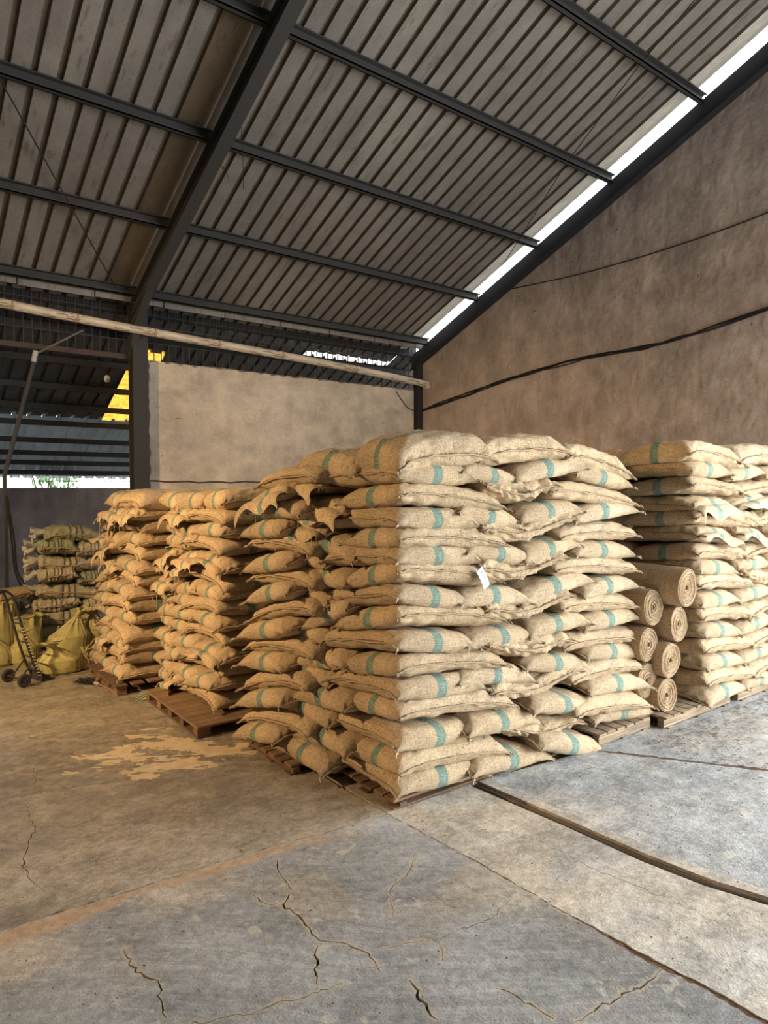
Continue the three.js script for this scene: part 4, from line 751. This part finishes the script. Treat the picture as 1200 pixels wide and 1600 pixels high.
// ---------- paper tag ----------
{
  const cv = document.createElement('canvas'); cv.width = 128; cv.height = 256; const x = cv.getContext('2d');
  x.fillStyle = '#aab0bc'; x.fillRect(0, 0, 128, 256); x.fillStyle = '#3c4258';
  for (let i = 0; i < 5; i++) x.fillRect(60 + (i % 2) * 6, 50 + i * 24, 34 - (i % 3) * 7, 7); 
  x.fillStyle = '#6c7286'; x.fillRect(18, 200, 86, 5); x.fillRect(18, 218, 60, 5);
  const t = new THREE.CanvasTexture(cv); t.colorSpace = THREE.SRGBColorSpace;
  const o = group('paper_tag', scene, [0.71, 1.475, 0.075]); tag(o, 'white paper tag sewn between two sacks on the bright face', 'tag');
  const w = 0.075, h = 0.145; const g = surf(8, 4, (s, tt) => [(tt - 0.5) * w, (0.5 - s) * h, 0.006 * Math.sin(s * 3) + 0.0], (s, tt) => [tt, 1 - s]);
  o.rotation.set(-0.15, 0.1, 0.45);
  mesh('card', [g, surf(8, 4, (s, tt) => [(0.5 - tt) * w, (0.5 - s) * h, 0.006 * Math.sin(s * 3) - 0.0012], (s, tt) => [0.01, 0.99])], std({ map: t, roughness: 0.6, side: THREE.DoubleSide }), o);
  mesh('thread', tube([[0, h / 2 - 0.008, 0], [-0.006, h / 2 + 0.012, -0.01], [-0.01, h / 2 + 0.03, -0.03]], 0.003, 8, 4), twineMat, o);
}
// ---------- drain pipe, cables, wires, bulb ----------
{
  const a = [-2.6, 4.61, -6.72], b = [6.09, 4.115, -6.72], at = (t) => [lerp(a[0], b[0], t), lerp(a[1], b[1], t) - 0.03 * Math.sin(t * 6), lerp(a[2], b[2], t)];
  const o = group('drain_pipe'); tag(o, 'long cream plastic drain pipe running under the eave to the right wall', 'pipe');
  const J = [0, 0.17, 0.262, 0.385, 0.50, 0.63, 0.80, 1];
  for (let i = 0; i < J.length - 1; i++) { mesh('pipe_length', tube([at(J[i]), at((J[i] + J[i + 1]) / 2), at(J[i + 1])], 0.062, 10, 18), pvc, o); if (i) { const p = at(J[i]), q = at(J[i] + 0.001); const dir = V(q).sub(V(p)).normalize().multiplyScalar(0.012); mesh('pipe_joint', rod([p[0] - dir.x, p[1] - dir.y, p[2]], [p[0] + dir.x, p[1] + dir.y, p[2]], 0.066, 18), pvcDirt, o); } }
  mesh('wall_socket', rod([6.0, 4.12, -6.72], [6.09, 4.115, -6.72], 0.08, 18), pvc, o);
}
function cable(name, label, pts, r, n, spread, cat = 'cable') {
  const o = group(name); tag(o, label, cat);
  for (let k = 0; k < n; k++) { const q = pts.map((p, i) => [p[0] - 0.004 * k, p[1] + (i && i < pts.length - 1 ? rr(-spread, spread) : rr(-spread, spread) * 0.4), p[2] + rr(-0.02, 0.02)]); mesh('strand', tube(q, r, pts.length * 6, 5), blackMat, o); }
  return o;
}
seed(2600);
cable('wall_cable_bundle', 'sagging bundle of black cables across the right wall', [[6.085, 3.62, -6.96], [6.085, 3.72, -6.3], [6.085, 3.82, -5.6], [6.085, 3.93, -4.9], [6.085, 4.0, -4.2], [6.085, 4.06, -3.4], [6.085, 4.08, -2.7], [6.085, 4.08, -2.1], [6.085, 4.12, -1.6], [6.085, 4.19, -1.1], [6.085, 4.3, -0.35], [6.085, 4.42, 0.5]], 0.0095, 5, 0.034);
cable('wall_cable', 'single thin black cable across the upper right wall', [[6.088, 5.50, -4.83], [6.088, 5.44, -4.0], [6.088, 5.39, -3.23], [6.088, 5.37, -2.14], [6.088, 5.39, -1.22], [6.088, 5.45, -0.43], [6.088, 5.6, 0.5]], 0.009, 1, 0.004);
cable('corner_cable', 'short black cable dropping down the corner of the walls', [[6.05, 3.62, -6.97], [5.8, 3.68, -6.99], [5.5, 3.98, -6.99]], 0.008, 1, 0.01);
const wire = (label, pts, r = 0.004) => tag(mesh('hanging_wire', tube(pts, r, 24, 5), blackMat), label, 'wire');
wire('long straight wire hanging from the roof right of the dark rafter', [[0.72, 6.25, -3.72], [0.74, 5.9, -3.72], [0.75, 5.45, -3.72]]);
wire('short curled wire hanging high beside the rafter', [[0.72, 7.0, -3.1], [0.8, 6.85, -3.08], [0.8, 6.62, -3.05]]);
wire('tiny bent wire sticking out beside the rafter', [[0.70, 5.95, -4.3], [0.76, 5.9, -4.28], [0.82, 5.80, -4.27]], 0.003);
tag(mesh('brace_wire', rod([-1.62, roofY(-3.95) - 0.13, -3.99], [0.18, roofY(-6.6) - 0.12, -6.6], 0.008, 6), blackMat), 'thin dark bracing wire slanting under the roof at upper left', 'wire');
tag(mesh('brace_wire', [rod([4.42, roofY(0.1) - 0.15, 0.06], [4.62, roofY(-1.24) - 0.14, -1.26], 0.006, 6), rod([4.62, roofY(-1.24) - 0.14, -1.26], [5.0, roofY(-2.58) - 0.13, -2.6], 0.006, 6), rod([5.0, roofY(-2.58) - 0.13, -2.6], [5.86, roofY(-4.6) - 0.05, -4.6], 0.006, 6)], blackMat), 'thin dark bracing wire slanting under the roof towards the gable gap', 'wire');
{ const o = group('ceiling_bulb'); tag(o, 'small pale bulb hanging in the dark annex beyond the post', 'bulb'); const p = [0.43, 3.86, -8.05];
  mesh('glass', new THREE.SphereGeometry(0.05, 14, 10).scale(1, 1.25, 1).translate(...p), std({ color: lin(0.8, 0.8, 0.74), roughness: 0.3 }), o);
  mesh('socket', rod([p[0], p[1] + 0.06, p[2]], [p[0], p[1] + 0.12, p[2]], 0.028), blackMat, o); mesh('cord', tube([[p[0], p[1] + 0.12, p[2]], [p[0] + 0.06, p[1] + 0.2, p[2] + 0.02], [p[0] + 0.1, annexY(-8.3) - 0.1, -8.3]], 0.006, 10, 5), blackMat, o); }
{ // thin post with a slanting arm at the left picture border
  const o = group('conduit_post'); tag(o, 'thin dark post with a bent slanting arm at the left picture border', 'post');
  mesh('post', box(-1.255, -1.205, 0, 2.3, -6.83, -6.78, 0.008), steelDark, o); mesh('arm', rod([-1.23, 2.28, -6.8], [-0.83, 3.9, -6.8], 0.028), steelDark, o); mesh('bracket', rod([-0.82, 3.92, -6.8], [-0.22, 4.32, -6.82], 0.016), steelGrey, o); mesh('clamp', rod([-0.86, 3.8, -6.8], [-0.83, 3.95, -6.8], 0.036), std({ color: lin(0.3, 0.3, 0.3), roughness: 0.5 }), o);
  for (const [dx, b] of [[0.03, 0.22], [0.06, 0.32]]) mesh('loose_cable', tube([[-1.23 + dx * 0.3, 2.0, -6.77], [-1.2 + dx, 1.4, -6.75], [-1.16 + dx, 0.95, -6.72], [-1.2 + b, 0.62, -6.7]], 0.012, 20, 5), blackMat, o);
}
// flood lamps (outside the picture) that throw the warm light
LAMPS.forEach((p, i) => {
  const o = group('flood_lamp', scene, p); tag(o, i ? 'warm flood lamp high on the left, farther one' : 'warm flood lamp high on the left, nearer one', 'lamp');
  o.lookAt(...LAMP_AIM[i]);
  mesh('housing', new RoundedBoxGeometry(0.42, 0.32, 0.14, 2, 0.03).translate(0, 0, -0.09), steelDark, o);
  mesh('lit_glass', box(-0.17, 0.17, -0.12, 0.12, -0.018, -0.008), std({ color: lin(0.9, 0.8, 0.6), emissive: lin(1, 0.69, 0.37), emissiveIntensity: 6 }), o);
  mesh('bracket', rod([0, 0.1, -0.12], [0, 0.5, -0.3], 0.015), steelDark, o);
});
// ---------- debris: spilled beans and straw ----------
{
  seed(2700); const bean = new THREE.SphereGeometry(0.0034, 6, 4).scale(1.3, 0.6, 0.9).translate(0, 0.003, 0), N = 900, im = new THREE.InstancedMesh(bean, std({ color: lin(0.12, 0.085, 0.05), roughness: 0.9 }), N), m = new THREE.Matrix4(), q = new THREE.Quaternion(), e = new THREE.Euler();
  for (let i = 0; i < N; i++) {
    let x, z; const k = rnd();
    if (k < 0.5) { x = rr(2.2, 4.6); z = rr(0.3, 1.6) - rr(0, 0.3); } else if (k < 0.7) { x = rr(0.9, 2.8); z = rr(0.2, 2.0); } else if (k < 0.85) { x = rr(-2.4, 0.6); z = rr(-0.2, 2.3); } else { x = rr(-2.2, -0.2); z = rr(-4.4, -0.3); }
    const s = rr(0.5, 1.3); m.compose(new THREE.Vector3(x, 0.0045, z), q.setFromEuler(e.set(0, rr(0, 6), 0)), new THREE.Vector3(s * rr(0.7, 1.6), s, s)); im.setMatrixAt(i, m);
  }
  im.name = 'spilled_beans'; tag(im, 'dark spilled beans and crumbs scattered over the concrete floor', 'debris'); im.userData.kind = 'stuff'; im.castShadow = im.receiveShadow = true; scene.add(im);
  const chip = new THREE.BoxGeometry(0.032, 0.003, 0.0045).translate(0, 0.0055, 0), n2 = 520, i2 = new THREE.InstancedMesh(chip, std({ color: lin(0.16, 0.13, 0.1), roughness: 0.95 }), n2);
  for (let i = 0; i < n2; i++) { const x = rr(2.3, 4.8), z = 0.3 + Math.abs(rr(-1, 1) * rr(0, 1.4)); m.compose(new THREE.Vector3(x, 0.002, z), q.setFromEuler(e.set(0, rr(0, 6), 0)), new THREE.Vector3(rr(0.3, 1.5), 1, rr(0.5, 1.8))); i2.setMatrixAt(i, m); }
  i2.name = 'straw_litter'; tag(i2, 'dark straw and fibre litter on the floor before the right-hand stack', 'debris'); i2.userData.kind = 'stuff'; i2.castShadow = i2.receiveShadow = true; scene.add(i2);
}
// a bush outside, seen through the strip of daylight in the annex
{
  seed(2800); const o = group('bush', scene, [1.05, -0.2, -15.2]); tag(o, 'green bush outside the barred strip window of the annex', 'bush');
  const st = []; for (let i = 0; i < 9; i++) st.push(tube([[0, 0, 0], [rr(-0.2, 0.2), 1.3, rr(-0.2, 0.2)], [rr(-0.6, 0.6), rr(2.3, 2.9), rr(-0.4, 0.4)]], 0.02, 8, 5)); mesh('stems', st, steelRust, o);
  const lf = []; for (let i = 0; i < 420; i++) { const g = new THREE.CircleGeometry(rr(0.04, 0.075), 6); g.scale(0.6, 1.3, 1); g.rotateX(rr(-1, 1)); g.rotateY(rr(0, 6)); const r = Math.sqrt(rnd()); const a = rr(0, 6.28); g.translate(Math.cos(a) * r * 0.55, rr(1.5, 2.95), Math.sin(a) * r * 0.45); lf.push(g); }
  const l = mesh('foliage', lf, std({ color: lin(0.10, 0.2, 0.06), roughness: 0.7, side: THREE.DoubleSide }), o); l.userData.kind = 'stuff';
}
scene.traverse((o) => { if (o.isMesh) { o.castShadow = true; o.receiveShadow = true; } });
renderer.render(scene, camera);
